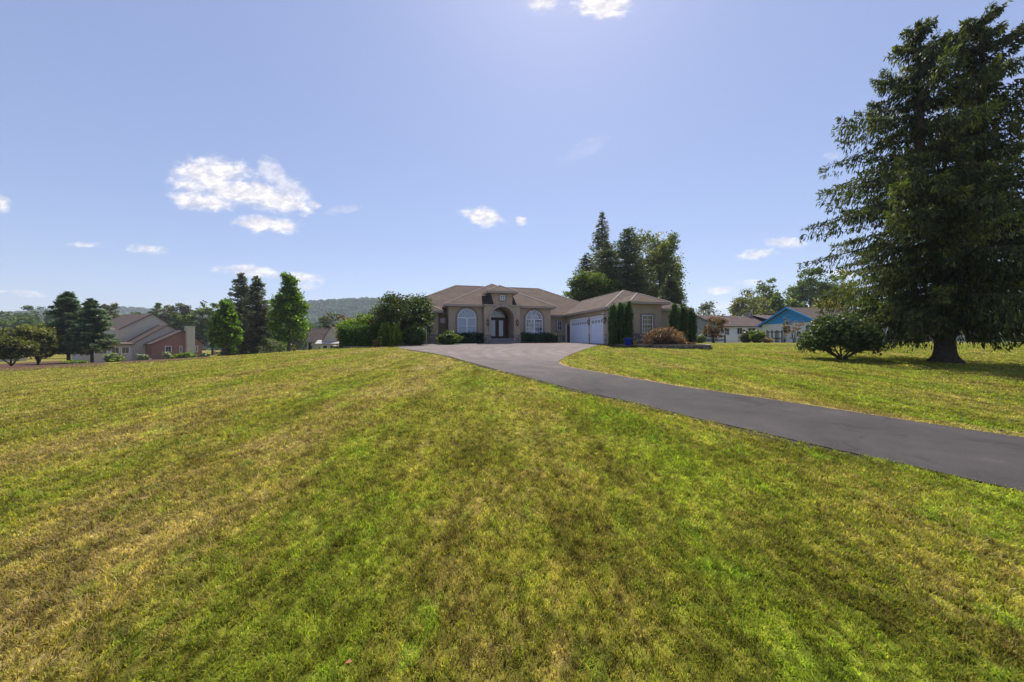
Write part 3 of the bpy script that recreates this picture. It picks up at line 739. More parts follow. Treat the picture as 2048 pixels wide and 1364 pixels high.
# entry block with barrel arch
def arch_block(x0,x1,z0,z1,o0,o1,spr,y0,y1,n=20):
    cx=(o0+o1)/2; r=(o1-o0)/2
    ip=[(o0,z0)]+[(cx-r*math.cos(math.pi*i/n),spr+r*math.sin(math.pi*i/n)) for i in range(n+1)]+[(o1,z0)]
    op=[]
    for (a,zz) in ip:
        if zz<=z0+1e-6: op.append((x0 if a<cx else x1,z0))
        else:
            dx=a-cx; dz=zz-spr
            if dz<1e-6: op.append((x0 if a<cx else x1,spr))
            else:
                tx=(x1-cx)/abs(dx) if abs(dx)>1e-6 else 1e9; tz=(z1-spr)/dz; t=min(tx,tz); op.append((cx+dx*t,spr+dz*t))
    # include the corners
    b=MB(); m=len(ip)
    v=[(a,y0,z) for a,z in ip]+[(a,y0,z) for a,z in op]+[(a,y1,z) for a,z in ip]+[(a,y1,z) for a,z in op]
    f=[]
    for i in range(m-1):
        f.append((i,m+i,m+i+1,i+1)); f.append((i,i+1,2*m+i+1,2*m+i)); f.append((m+i,3*m+i,3*m+i+1,m+i+1))
    k=len(v); 
    for cxn,sgn in ((x0,-1),(x1,1)):
        for i in range(m-1):
            a,bq=op[i],op[i+1]
            if (abs(a[0]-cxn)<1e-6)!=(abs(bq[0]-cxn)<1e-6) and max(a[1],bq[1])>=z1-1e-6 and min(abs(a[0]-cxn),abs(bq[0]-cxn))<1e-6:
                v.append((cxn,y0,z1)); f.append((m+i,len(v)-1,m+i+1))
    b.add(v,f); return b
arch_block(-8.73,-5.48,GB+ZB,3.12+ZB,-8.18,-6.07,2.0+ZB,-2.7,-.6).build('entry_wall',M['stucco'],house)
wbox('entry_cap',M['fascia'],-8.80,-5.41,-2.80,-2.0,3.12,3.24)
# arch moulding + keystone
def arch_band(o0,o1,spr,w,y0,y1,bot=None,n=24):
    cx=(o0+o1)/2; r=(o1-o0)/2; a=[];c=[]
    if bot is not None: a.append((o0,bot)); c.append((o0-w,bot))
    for i in range(n+1):
        t=math.pi*i/n; a.append((cx-r*math.cos(t),spr+r*math.sin(t))); c.append((cx-(r+w)*math.cos(t),spr+(r+w)*math.sin(t)))
    if bot is not None: a.append((o1,bot)); c.append((o1+w,bot))
    b=MB(); m=len(a)
    v=[(x,y0,z) for x,z in a]+[(x,y0,z) for x,z in c]+[(x,y1,z) for x,z in a]+[(x,y1,z) for x,z in c]; f=[]
    for i in range(m-1):
        f+= [(i,m+i,m+i+1,i+1),(i,i+1,2*m+i+1,2*m+i),(m+i,3*m+i,3*m+i+1,m+i+1),(2*m+i,2*m+i+1,3*m+i+1,3*m+i)]
    return b.add(v,f)
em=arch_band(-8.18,-6.07,2.0+ZB,.16,-2.85,-2.69,GB+1.3+ZB); em.build('arch_moulding',M['fascia'],house)
MB().xzprism([(-7.23,3.02+ZB),(-7.01,3.02+ZB),(-6.97,3.36+ZB),(-7.27,3.36+ZB)],-2.93,-2.7).build('keystone',M['fascia'],house)
wbox('tower_wall',M['stucco'],-8.14,-6.2,-2.69,-.3,3.05,4.28)
# thin dark panels beside the tower
def quadslab(pts,th=.03):
    p=[Vector(q) for q in pts]; nrm=(p[1]-p[0]).cross(p[2]-p[0]).normalized()*th
    k=len(p); b=MB(); b.add([tuple(q) for q in p]+[tuple(q+nrm) for q in p],[tuple(range(k)),tuple(range(k,2*k))[::-1]]+[(i,(i+1)%k,k+(i+1)%k,k+i) for i in range(k)]); return b
quadslab([(-8.42,-2.74,3.25+ZB),(-7.92,-2.74,3.25+ZB),(-8.15,-2.72,4.14+ZB),(-8.64,-2.72,4.14+ZB)]).build('cheek_panel',M['black'],house)
quadslab([(-6.19,-2.72,3.25+ZB),(-5.80,-2.72,3.25+ZB),(-6.19,-2.72,4.10+ZB)]).build('cheek_panel',M['black'],house)
# porch back wall, floor and steps
wbox('porch_wall',M['wood'],-8.3,-5.95,-.62,-.3,GB,3.1)
wbox('porch_floor',M['step'],-8.25,-6.0,-2.75,-.6,GB,.24)
MB().box(-8.3,-5.9,-3.25,-2.76,GB+ZB,.08+ZB).box(-8.45,-5.75,-3.7,-3.26,GB+ZB,-.06+ZB).build('step',M['step'],house)
# stone wainscot
def stone(*a):
    x0,x1,y0,y1,z0,z1=a; o=MB().box(x0,x1,y0,y1,z0+ZB,z1+ZB).build('stone_base',M['stone'],house)
    MB().box(x0-.03,x1+.03,y0-.03,y1,z1+ZB+.001,z1+ZB+.07).build('ledge',M['trimst'],o)
stone(-11.88,-8.32,-2.17,.3,GB,.5); stone(-5.9,-2.26,-2.17,.3,GB,.5)
stone(-8.80,-8.16,-2.88,-1.9,GB,.5); stone(-6.09,-5.41,-2.88,-1.9,GB,.5)
stone(-2.2,-.07,-.07,.3,GB,.5); stone(-12.6,-11.9,-.07,.3,GB,.5); stone(-17.07,-12.64,-2.17,.3,GB,.5)
stone(1.52,4.26,-9.46,-8.3,GB,.53); stone(-.06,7.27,-8.63,-8.2,GB,.5); stone(-.06,.3,-5.72,-5.50,GB,.5); stone(-.06,.3,-1.5,-1.32,GB,.5)
# windows -------------------------------------------------
def window_rect(x0,x1,z0,z1,y,glass,nx_=2,nz=2,rail=True,trim=.14,parent=house,face='y',bw=.05):
    """face y: wall looks toward -y at plane y; face x: wall looks toward -x at plane x=y"""
    def B(a0,a1,c0,c1,z0_,z1_):
        if face=='y': return MB().box(a0,a1,y-c1,y-c0,z0_+ZB,z1_+ZB)
        return MB().box(y-c1,y-c0,a0,a1,z0_+ZB,z1_+ZB)
    def add(b,a0,a1,c0,c1,z0_,z1_):
        q=B(a0,a1,c0,c1,z0_,z1_); b.add(q.v,q.f)
    w=B(x0,x1,-.02,.012,z0,z1).build('window',glass,parent)
    if trim:
        t=MB(); add(t,x0-trim,x0-.001,-.02,.045,z0-trim,z1+trim); add(t,x1+.001,x1+trim,-.02,.045,z0-trim,z1+trim); add(t,x0,x1,-.02,.045,z1+.001,z1+trim); add(t,x0,x1,-.02,.05,z0-trim,z0-.001)
        t.build('window_trim',M['trimst'],w)
    fr=MB(); f=bw
    add(fr,x0,x0+f,.002,.06,z0,z1); add(fr,x1-f,x1,.002,.06,z0,z1); add(fr,x0+f,x1-f,.002,.058,z1-f,z1); add(fr,x0+f,x1-f,.002,.064,z0,z0+f)
    if rail: zm=(z0+z1)/2; add(fr,x0+f,x1-f,.002,.05,zm-.022,zm+.022)
    fr.build('frame',M['white'],w)
    mu=MB()
    for i in range(1,nx_): a=x0+(x1-x0)*i/nx_; add(mu,a-.011,a+.011,.003,.032,z0+f,z1-f)
    for i in range(1,nz):
        a=z0+(z1-z0)*i/nz
        if rail and i*2==nz: continue
        add(mu,x0+f,x1-f,.003,.030,a-.011,a+.011)
    if mu.v: mu.build('muntin',M['white'],w)
    return w
window_rect(2.44,3.40,.60,2.0,-9.4,M['glassY'],4,4)
window_rect(-.876,-.324,1.09,2.04,0,M['glassD'],2,4,trim=.1)
window_rect(-12.46,-12.0,1.67,2.17,0,M['doorglass'],1,1,False,trim=0)
window_rect(-7.35,-6.88,3.64,4.08,-2.69,M['glassB'],2,2,False,trim=.09)
def arched_window(cx,hw,bot,spr,y,glass,grid):
    z=ZB
    pts=[(cx-hw,bot+z),(cx+hw,bot+z)]+[(cx+hw*math.cos(math.pi*i/20),spr+z+hw*math.sin(math.pi*i/20)) for i in range(21)]
    w=MB().xzprism(pts,y-.012,y+.02).build('arched_window',glass,house)
    arch_band(cx-hw,cx+hw,spr+z,.19,y-.045,y+.02,bot+z).build('window_trim',M['trimst'],w)
    fr=arch_band(cx-hw+.06,cx+hw-.06,spr+z,.06,y-.062,y-.002,bot+z)
    fr.box(cx-hw+.06,cx+hw-.06,y-.064,y-.002,spr+z-.045,spr+z+.045); fr.box(cx-.055,cx+.055,y-.06,y-.002,bot+z,spr+z-.046)
    zm=(bot+spr)/2+z+.02
    fr.box(cx-hw+.061,cx-.056,y-.056,y-.002,zm-.025,zm+.025); fr.box(cx+.056,cx+hw-.061,y-.056,y-.002,zm-.025,zm+.025)
    fr.box(cx-hw,cx+hw,y-.07,y-.003,bot+z-.06,bot+z-.001)
    fr.build('frame',M['white'],w)
    mu=MB()
    for rr in (.28,.52,.76):
        q=arch_band(cx-hw*rr,cx+hw*rr,spr+z+.03,.018,y-.030,y-.004); mu.add(q.v,q.f)
    for i in range(1,8):
        a=math.pi*i/8; r0=.28 if i!=4 else .05
        mu.tube([(cx-hw*r0*math.cos(a),y-.018,spr+z+.03+hw*r0*math.sin(a)),(cx-hw*.95*math.cos(a),y-.018,spr+z+hw*.95*math.sin(a))],.010,4)
    if grid:
        for s in (-1,1):
            for i in (1,2):
                a=cx+s*(.055+(hw-.115)*i/3); mu.box(a-.009,a+.009,y-.028,y-.004,bot+z,spr+z-.046)
        for i in (1,3):
            zz=bot+z+(spr-bot)*i/4; mu.box(cx-hw+.062,cx+hw-.062,y-.026,y-.004,zz-.009,zz+.009)
    mu.build('muntin',M['white'],w)
arched_window(-10.21,.83,.55,2.05,-2.1,M['glassB'],False)
arched_window(-3.97,.82,.55,2.02,-2.1,M['glassC'],True)
for cx in (-10.21,-3.97):
    MB().xzprism([(cx-.09,2.93+ZB),(cx+.09,2.93+ZB),(cx+.12,3.0+ZB),(cx-.12,3.0+ZB)],-2.17,-2.1).build('keystone',M['fascia'],house)
# front door
dz0=.245+ZB; dz1=2.12+ZB
dr=MB().box(-7.95,-6.45,-.67,-.621,dz0,dz1).build('front_door',M['wood'],house)
for cx in (-7.56,-6.80):
    MB().box(cx-.20,cx+.20,-.69,-.671,dz0+.22,dz1-.16).build('pane',M['doorglass'],dr)
MB().box(-7.225,-7.195,-.72,-.671,dz0+.1,dz1-.05).build('astragal',M['wood'],dr)
MB().tube([(-7.13,-.72,dz0+.85),(-7.13,-.72,dz0+1.15)],.015,6).build('handle',M['dark'],dr)
MB().box(-8.02,-7.951,-.70,-.621,dz0,dz1+.08).box(-6.449,-6.38,-.70,-.621,dz0,dz1+.08).box(-7.95,-6.45,-.70,-.621,dz1+.001,dz1+.08).build('door_frame',M['wood'],dr)
tw_=MB().xzprism([(-7.2+.70*math.cos(math.pi*i/16),2.24+ZB+.70*math.sin(math.pi*i/16)) for i in range(17)],-.66,-.621).build('transom_window',M['doorglass'],house)
arch_band(-7.9,-6.5,2.24+ZB,.08,-.70,-.622).build('frame',M['fascia'],tw_)
# garage doors on the x=0 wall
def garage_door(y0,y1,z1,npan,label=None):
    z0=-.30
    d=MB().box(-.03,.05,y0+.12,y1-.12,z0+ZB,z1-.12+ZB).build('garage_door',M['gdoor'],house)
    if label: d['label']=label
    fr=MB().box(-.12,.02,y0,y0+.12,z0+ZB,z1+ZB).box(-.12,.02,y1-.12,y1,z0+ZB,z1+ZB).box(-.12,.02,y0+.121,y1-.121,z1-.12+ZB,z1+ZB); fr.build('frame',M['white'],d)
    gr=MB(); h=(z1-.12-z0)/4
    for i in range(1,4):
        zz=z0+h*i+ZB; gr.box(-.036,-.028,y0+.121,y1-.121,zz-.006,zz+.006)
    for i in range(4):
        for k in range(npan):
            a=y0+.12+(y1-y0-.24)*(k+.12)/npan; c=y0+.12+(y1-y0-.24)*(k+.88)/npan
            if i<3:
                zl=z0+h*i+ZB+.1; gr.box(-.045,-.031,a,c,zl,zl+h-.2)
    gr.build('panel',M['gdoor'],d)
    wn=MB(); n_=npan
    for k in range(n_):
        a=y0+.12+(y1-y0-.24)*(k+.2)/n_; c=y0+.12+(y1-y0-.24)*(k+.8)/n_; zl=z0+h*3+ZB+.12
        poly=[(a,zl),(c,zl)]+[((a+c)/2+(c-a)/2*math.cos(math.pi*i/8),zl+.13+.11*math.sin(math.pi*i/8)) for i in range(9)]
        MB().yzprism(poly,-.04,-.031).build('pane',M['glassD'],d)
        a=(a+c)/2; mu=MB()
        for s in (-.14,0,.14): mu.tube([(-.044,a,zl),(-.044,a+s,zl+.22)],.011,4)
        mu.build('muntin',M['white'],d)
garage_door(-5.46,-1.52,2.06,8,'wide white panelled double garage door')
garage_door(-8.07,-5.77,2.06,4,'narrower white panelled single garage door')
sd=MB().box(-.04,.02,-1.24,-.62,-.3+ZB,1.66+ZB).build('side_door',M['wood'],house)
MB().box(-.12,.03,-.62,-.30,-.32+ZB,1.74+ZB).build('door_frame',M['white'],sd)
MB().tube([(-.07,-1.1,.6+ZB),(-.07,-1.1,.72+ZB)],.02,6).build('handle',M['dark'],sd)
# lanterns
def lantern(x,y,z,face,s=1.0):
    t=MB()
    def tr(p): # local: out of the wall = -y
        a,b_,c=p
        return (x+a*s,y+b_*s,z+ZB+c*s) if face=='y' else (x+b_*s,y-a*s,z+ZB+c*s)
    def addl(mb,dst):
        dst.add([tr(p) for p in mb.v],mb.f)
    q=MB(); q.box(-.05,.05,-.03,0,-.08,.2); q.tube([(0,-.02,.1),(0,-.1,.26),(0,-.17,.24),(0,-.17,.17)],.014,6)
    q.lathe([(.0,.26),(.03,.17),(.13,.10),(.13,.085),(.09,.085)],0,-.17,6); q.lathe([(.075,-.20),(.085,-.22),(.03,-.27),(.015,-.31),(0,-.33)],0,-.17,6)
    for k in range(6):
        a=math.pi/3*k; q.tube([(.105*math.cos(a),-.17+.105*math.sin(a),.09),(.07*math.cos(a),-.17+.07*math.sin(a),-.21)],.010,4)
    q.tube([(0,-.17,.25),(0,-.17,.42)],[.012,.004],6)
    addl(q,t); o=t.build('wall_lantern',M['dark'],house)
    q=MB(); q.lathe([(.088,.085),(.06,-.20)],0,-.17,6); t=MB(); addl(q,t); t.build('lamp_glass',M['lampglass'],o)
lantern(-8.46,-2.72,1.66,'y',1.05); lantern(-5.76,-2.72,1.66,'y',1.05)
lantern(0,-5.62,1.66,'x',.95); lantern(0,-8.3,1.66,'x',.95); lantern(0,-1.38,1.55,'x',.7)
# downspouts, gutters and floodlight
ds=MB().tube([(-.12,-8.66,2.4+ZB),(-.06,-8.62,2.2+ZB),(-.06,-8.68,-.22+ZB),(.35,-9.0,-.3+ZB)],.045,6); ds.build('downspout',M['greymetal'],house)
for x,y in ((-8.86,-2.2),(-5.35,-2.2)):
    MB().tube([(x,y,3.0+ZB),(x,y+.0,2.8+ZB),(x,y,.6+ZB)],.035,6).build('downspout',M['fascia'],house)
fl=MB(); fl.lathe([(.0,0),(.05,0),(.05,.04),(0,.04)],-.08,-8.2,10); fl.tube([(-.1,-8.2,2.24),(-.2,-8.3,2.16)],[.03,.06],8); fl.tube([(-.1,-8.15,2.24),(-.2,-8.0,2.16)],[.03,.06],8)
fl.v=[(a,b_,c+ZB if c>1 else c+2.24+ZB) for a,b_,c in fl.v]; fl.build('floodlight',M['white'],house)

# ------------------------------------------------------------------ garden round the house
def gwall(name,label,path,zt_,h0,group=None):
    """low block wall along a path with a level top"""
    r=empty(name,(path[0][0],path[0][1],0),0,label,'wall',group); ox,oy=path[0]
    wb=MB(); cb_=MB(); hw=.14
    for i in range(len(path)-1):
        a=Vector(path[i])-Vector((ox,oy)); b_=Vector(path[i+1])-Vector((ox,oy)); d=(b_-a).normalized(); nn=Vector((-d.y,d.x))
        a2=a-d*.05*(i>0); q=[a2-nn*hw,b_-nn*hw,b_+nn*hw,a2+nn*hw]
        wb.prism([tuple(k) for k in q],h0,zt_-.06+.001*i)
        q=[a2-nn*(hw+.03),b_-nn*(hw+.03),b_+nn*(hw+.03),a2+nn*(hw+.03)]
        cb_.prism([tuple(k) for k in q],zt_-.058+.0012*i,zt_+.0015*i)
    wb.build('blocks',M['block'],r); cb_.build('capstones',M['cap'],r); return r
rw=[at(1222,25.6),at(1250,24.9),at(1290,24.0),at(1340,23.0),at(1380,22.4),at(1417,22.0),(13.6,24.2),(15.2,28.6)]
gwall('retaining_wall','low stone block retaining wall holding the bed beside the garage',rw,1.36,.8)
b=MB(); poly=[rw[0],rw[1],rw[2],rw[3],rw[4],rw[5],rw[6],rw[7],H2W(7.2,-8.5),H2W(4.3,-8.5),H2W(4.25,-9.4),H2W(1.5,-9.4),H2W(1.5,-8.6),H2W(0,-8.6)]
b.prism([tuple(p) for p in poly],1.0,1.31); o=b.build('mulch_bed',M['mulch']); tag(o,kind='structure')
lw=[at(668,33.5),at(676,27.0),at(700,26.0),at(740,25.4),at(780,25.2),at(805,25.0),at(835,25.6)]
gwall('retaining_wall','low dark stone border wall in front of the clipped laurel and crabapple',lw,1.20,.5)
b=MB(); poly=lw+[H2W(-12.4,-4.2),H2W(-8.9,-3.9),H2W(-8.9,-2.0),H2W(-17.2,-2.0),at(668,34)]
b.prism([tuple(p) for p in poly],.7,1.17); o=b.build('mulch_bed',M['mulch']); tag(o,kind='structure')
b=MB(); poly=[H2W(-5.4,-3.7),H2W(-1.8,-3.3),H2W(-.9,-1.7),H2W(-.3,-.3),H2W(-.3,0),H2W(-2.3,0),H2W(-2.3,-2),H2W(-5.4,-2)]
b.prism([tuple(p) for p in poly],1.2,1.50); o=b.build('mulch_bed',M['mulch']); tag(o,kind='structure')

def hedge_local(x0,x1,y,d,zb,zt_,n,seed,label,group):
    cx=(x0+x1)/2; w=H2W(cx,y); rs=np.random.default_rng(seed); rx=(x1-x0)/2; ry=d/2; H=zt_-zb
    t=empty('hedge',(w[0],w[1],zb),TH,label,'hedge',group)
    nc=n//16; c=rs.random((nc,3))*2-1; ax=rs.integers(0,4,nc); c[ax==0,0]=np.sign(c[ax==0,0]); c[(ax==1)|(ax==3),1]=-1; c[ax==2,2]=1
    c=c*np.array([rx,ry,H*.46]); c[:,2]+=H*.5+.05*np.sin(c[:,0]*3); k=rs.integers(0,nc,n)
    P=c[k]+rs.normal(size=(n,3))*.06; P[:,2]=np.abs(P[:,2])
    b_=MB().box(-rx*.93,rx*.93,-ry*.85,ry*.85,0,H*.88)
    leaf_obj('foliage',FO['yew'],t,P,(rs.normal(size=nc)*.12)[k],unit(c[k]-np.array([0,0,H*.5])),.075,rs,core=(np.array(b_.v),b_.f))
    MB().tube([(0,0,-.15),(0,0,H*.5)],.04,6).build('stems',M['stem'],t)
hedge_local(-11.7,-8.95,-2.75,.8,1.3,2.28,5200,5,'dark clipped yew hedge under the left arched window','hedges under the front windows')
hedge_local(-5.3,-1.95,-2.75,.8,1.4,2.28,6000,6,'dark clipped yew hedge under the right arched window','hedges under the front windows')
shrub('hydrangea','leafy pale green hydrangea with fading pink flowers left of the hedge','shrub',896,27.6,661,54,FO['mid'],'dome',2600,.12,11,depth=1.4)
tree('crabapple_tree','broad dark leaved crabapple tree left of the front door','tree',812,28.2,592,140,FO['crab'],'round',17000,.15,.06,21,bk='stem',clump=.22,limbs=10,irr=1.1)
shrub('lilac_shrub','upright yellow green lilac shrub at the foot of the crabapple, left one','shrub',771,26.2,644,30,FO['lime'],'column',1800,.11,12,'lilac shrubs before the crabapple',core=.5)
shrub('lilac_shrub','upright yellow green lilac shrub at the foot of the crabapple, right one','shrub',791,26.0,647,26,FO['lime'],'column',1600,.11,13,'lilac shrubs before the crabapple',core=.5)
shrub('evergreen_shrub','dark green low evergreen shrub between the lilac and the hydrangea','shrub',830,26.6,648,62,FO['thuja'],'dome',3000,.10,14,depth=1.3)
shrub('laurel_hedge','rounded clipped cherry laurel hedge with bright top behind the border wall','hedge',717,26.9,654,74,FO['laurel'],'box',6500,.10,15,depth=1.5,core=.8)
shrub('forsythia_shrub','tall loose yellow green forsythia behind the clipped laurel','shrub',718,29.0,624,104,FO['lime'],'vase',7500,.13,16,depth=2.4)
shrub('forsythia_shrub','smaller yellow green forsythia between laurel and crabapple','shrub',748,29.0,634,36,FO['lime'],'vase',1600,.12,116)
shrub('red_barberry','small red leaved barberry showing between forsythia and crabapple','shrub',742,28.0,631,14,FO['red'],'dome',350,.10,17,core=0,stems=True)
shrub('golden_shrub','small golden leaved shrub at the right foot of the laurel','shrub',753,25.8,677,17,FO['gold'],'dome',500,.07,18)
# birdfeeder style shepherd hook between shrubs
hx,hy=at(853,26.0); hk=empty('garden_hook',(hx,hy,gz(hx,hy)),0,'thin pale metal garden hook standing before the crabapple','garden hook')
MB().tube([(0,0,-.1),(0,0,1.3),(-.05,0,1.42),(-.15,0,1.45),(-.2,0,1.38)],.012,6).build('rod',M['greymetal'],hk)
MB().lathe([(.0,1.32),(.05,1.28),(.06,1.18),(0,1.15)],-.2,0,8).build('feeder',M['greymetal'],hk)

ZBED=1.31
for i,(u,vt,lab) in enumerate(((1226,606,'left'),(1241,603,'middle'),(1257,600,'right'))):
    shrub('arborvitae','dark columnar arborvitae, %s one of the three at the garage corner'%lab,'arborvitae',u,25.2+.15*i,vt,21,FO['thuja'],'column',4600,.085,30+i,'arborvitae at the garage corner',core=.80,z0=ZBED,aspect=.4)
for i,(u,vt,lab) in enumerate(((1349,606,'left'),(1366,606,'middle'),(1383,614,'right'))):
    shrub('arborvitae','dark columnar arborvitae, %s one of the three past the garage window'%lab,'arborvitae',u,26.4+.3*i,vt,24,FO['thuja'],'column',4600,.09,40+i,'arborvitae past the garage window',core=.80,z0=ZBED,aspect=.4)
# weeping maple
def weeping(u,Y,vtop,wpx,seed):
    x,y,z,H,D=sized(u,Y,vtop,wpx); H+=z-ZBED; z=ZBED; rs=np.random.default_rng(seed)
    t=empty('weeping_maple',(x,y,z),0,'low weeping lace leaf maple with bronze foliage beside the garage window','maple')
    n=9000; nc=170; a=rs.random(nc)*6.283; r=rs.random(nc)**.6
    c=np.stack([D*.5*r*np.cos(a),D*.42*r*np.sin(a),H*(.95*np.sqrt(np.clip(1-r**2.2,0,1)))],1); k=rs.integers(0,nc,n)
    c[:,0]+=np.where(c[:,0]>0,.12*(1-c[:,2]/H),0)*D
    c*=(1+rs.normal(size=(nc,1))*.07); off=rs.normal(size=(n,3))*np.array([.11,.11,.06]); off[:,2]-=rs.random(n)**2*.3
    P=c[k]+off; P[:,2]=np.abs(P[:,2])
    d=unit(c[k]+np.array([0,0,.1])); T=unit(d*.7+rs.normal(size=(n,3))*.5-np.array([0,0,.8])); s=.10*(.6+.8*rs.random(n))
    V=leafverts(P,T,rs.normal(size=(n,3)),s,s*.35)
    ti=np.clip(.45+(rs.normal(size=nc)*.15)[k]+rs.normal(size=n)*.2+.1*(P[:,0]>0),0,1)
    np_mesh('crown',V,4,[(0,1,2,3)],FO['acer'],t,tint=ti,extra=sphere_core(0,0,0,D*.36,D*.3,H*.66,12,7,0))
    b_=MB()
    for q in range(9):
        aa=rs.random()*6.283; b_.tube([(0,0,-.05),(.1*math.cos(aa),.1*math.sin(aa),H*.5),(D*.25*math.cos(aa),D*.2*math.sin(aa),H*.85),(D*.43*math.cos(aa),D*.35*math.sin(aa),H*.35)],[.06,.04,.025,.008],6)
    b_.build('trunk',M['stem'],t,True)
weeping(1327,24.2,657,84,50)
shrub('low_maple_sprig','small orange red lace leaf sprig trailing over the wall at right of the maple','shrub',1378,23.6,684,34,FO['acer'],'dome',700,.07,51,z0=ZBED,core=0,depth=.8)
def pot(name,label,u,Y,r,h,m,prof,fm=None,seed=3,fh=.25,group=None):
    x,y=at(u,Y); t=empty(name,(x,y,ZBED+.005),0,label,'planter',group)
    MB().lathe(prof(r,h),0,0,20).build('pot_body',m,t,True)
    MB().lathe([(0,h*.9),(r*.95,h*.9)],0,0,20).build('soil',M['mulch'],t)
    if fm:
        rs=np.random.default_rng(seed); n=700
        P=np.clip(rs.normal(size=(n,3)),-1.7,1.7)*np.array([r*.5,r*.5,fh*.28])+np.array([0,0,h+fh*.35]); P[:,2]=np.maximum(P[:,2],h*.92)
        leaf_obj('plant',fm,t,P,rs.normal(size=n)*.05,unit(P-np.array([0,0,h*.8])),.07,rs)
pf=lambda r,h:[(0,0),(r*.72,0),(r*.78,h*.1),(r*.93,h*.8),(r*1.06,h*.82),(r*1.06,h),(r*.95,h),(r*.93,h*.88)]
pot('flower_pot','large cobalt blue glazed planter in front of the right arborvitae at the garage',1256.5,24.4,.25,.48,M['bluepot'],pf,FO['thuja'],4,.2)
pot('flower_pot','small terracotta pot just right of the blue planter',1270,24.2,.14,.22,M['terra'],pf,FO['flower'],5,.15)

# ------------------------------------------------------------------ big spruce on the right
def big_spruce():
    x,y=at(1890,15.0); z=gz(x,y); rs=np.random.default_rng(77)
    t=empty('norway_spruce',(x,y,z),0,'huge dark twin topped spruce with drooping boughs on the right lawn','spruce')
    b=MB(); P=[];T=[];CT=[]
    b.tube([(0,0,-.3),(0,0,0),(0,0,.18),(0,0,.5),(0,0,1.2),(0,0,3),(-.1,0,5.2)],[.60,.50,.41,.335,.29,.265,.24],14)
    for k in range(9):
        a=k*.7+.2; b.tube([(.28*math.cos(a),.28*math.sin(a),.42),(.42*math.cos(a),.44*math.sin(a),.06),(.56*math.cos(a),.56*math.sin(a),-.06)],[.03,.10,.04],7)
    tops=[(-.85,.2,14.6,4.5,0),(1.45,-.1,15.1,4.5,1)]
    for (tx,ty,th,rad,idx) in tops:
        th=zt(44 if idx==0 else 30,15.0)-z
        b.tube([(-.1,0,4.2),(tx*.7,ty*.7,6.2),(tx,ty,8.5),(tx,ty,12),(tx,ty,th-.1)],[.26,.22,.18,.12,.02],9)
        lev=36
        for i in range(lev):
            f=(i+rs.random()*.8)/lev; h=1.6+(th-1.6)*f
            for j in range(6):
                a=rs.random()*6.283
                # leave the side toward the other leader shorter
                env=(1-f**1.7)**.82*(.86+.14*min(1,f*5))
                Lm=rad*env*(.42+.70*rs.random())+.28
                toward=math.cos(a)*(1 if idx==0 else -1)
                if toward>.2 and f<.85: Lm*=.62
                ox=tx*min(1,max(0,(h-3.5)/3.5)); oy=ty*min(1,max(0,(h-3.5)/3.5))
                if math.sin(a)<-.8 and h<2.4: Lm*=.7
                dro=.30+.12*rs.random() if f<.8 else .12
                upt=.20 if f<.7 else .42
                k=int(60+330*Lm/rad*(1.25 if h<9 else 1)); s=rs.random(k)**.72
                wdt=.26*Lm*(1.08-s)*(.35+s)+.07
                lat=(rs.random(k)*2-1)*wdt
                # hanging curtains of twigs
                hang=rs.random(k)**1.3*(.25+1.15*Lm/rad*(1-.45*f))*np.where(rs.random(k)<.7,1,.15)*(s>.18)*(1.15-.5*s)
                zz=h+Lm*(.16*s-dro*s*s*1.25+upt*s**4)-hang
                zz=np.maximum(zz,.42+.6*rs.random(k))
                ca,sa=math.cos(a),math.sin(a)
                P.append(np.stack([ox+Lm*s*ca-lat*sa,oy+Lm*s*sa+lat*ca,zz],1))
                dn=np.clip(hang*3,0,1.5)
                T.append(np.stack([ca*.5-np.sign(lat)*sa*.4+rs.normal(size=k)*.35,sa*.5+np.sign(lat)*ca*.4+rs.normal(size=k)*.35,rs.normal(size=k)*.3-.75-dn+1.4*(s>.92)],1))
                CT.append(np.full(k,rs.normal()*.10)+(s-.6)*.32)  # sunlit bough tips put into the tint, inner twigs darker
                if rs.random()<.55:
                    pts=[(ox+Lm*q*ca,oy+Lm*q*sa,h+Lm*(.16*q-dro*q*q*1.25+upt*q**4)) for q in (0,.33,.66,.95)]
                    b.tube(pts,[.05*Lm/rad+.02,.04*Lm/rad+.012,.02,.008],5)
    P=np.concatenate(P);T=np.concatenate(T);CT=np.concatenate(CT); n=len(P)
    s=.19*(.5+1.0*rs.random(n))
    V=leafverts(P,T,rs.normal(size=(n,3)),s,s*.24)
    # second crossing blade gives the twigs body
    rep=rs.random(n)<.6
    V2=leafverts(P[rep]+rs.normal(size=(rep.sum(),3))*.05,T[rep]+rs.normal(size=(rep.sum(),3))*.5,rs.normal(size=(rep.sum(),3)),s[rep]*.9,s[rep]*.24)
    tint=np.clip(.40+CT+rs.normal(size=n)*.17,0,1)
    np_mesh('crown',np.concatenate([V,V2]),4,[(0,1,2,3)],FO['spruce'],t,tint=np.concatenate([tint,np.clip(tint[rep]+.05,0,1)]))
    b.build('trunk',M['bark'],t,True)
    print('spruce leaves',n+rep.sum())
big_spruce()
# wide viburnum by the spruce
tt=shrub('viburnum_shrub','wide spreading viburnum with many stems left of the giant spruce','shrub',1684,15.9,634,182,FO['crab'],'dome',27000,.115,61,core=.0,depth=2.8,stems=False,clump=.13)
for ch in tt.children:
    if ch.name.startswith('foliage'):
        ch.location.z=.12
b=MB(); rs_=np.random.default_rng(4)
for q in range(11):
    a=rs_.random()*6.283; b.tube([(.08*math.cos(a),.08*math.sin(a),-.1),(.22*math.cos(a),.16*math.sin(a),.16),(.75*math.cos(a),.5*math.sin(a),.48),(1.2*math.cos(a),.7*math.sin(a),1.1)],[.05,.04,.03,.015],7)
b.build('stems',M['stem'],tt,True)

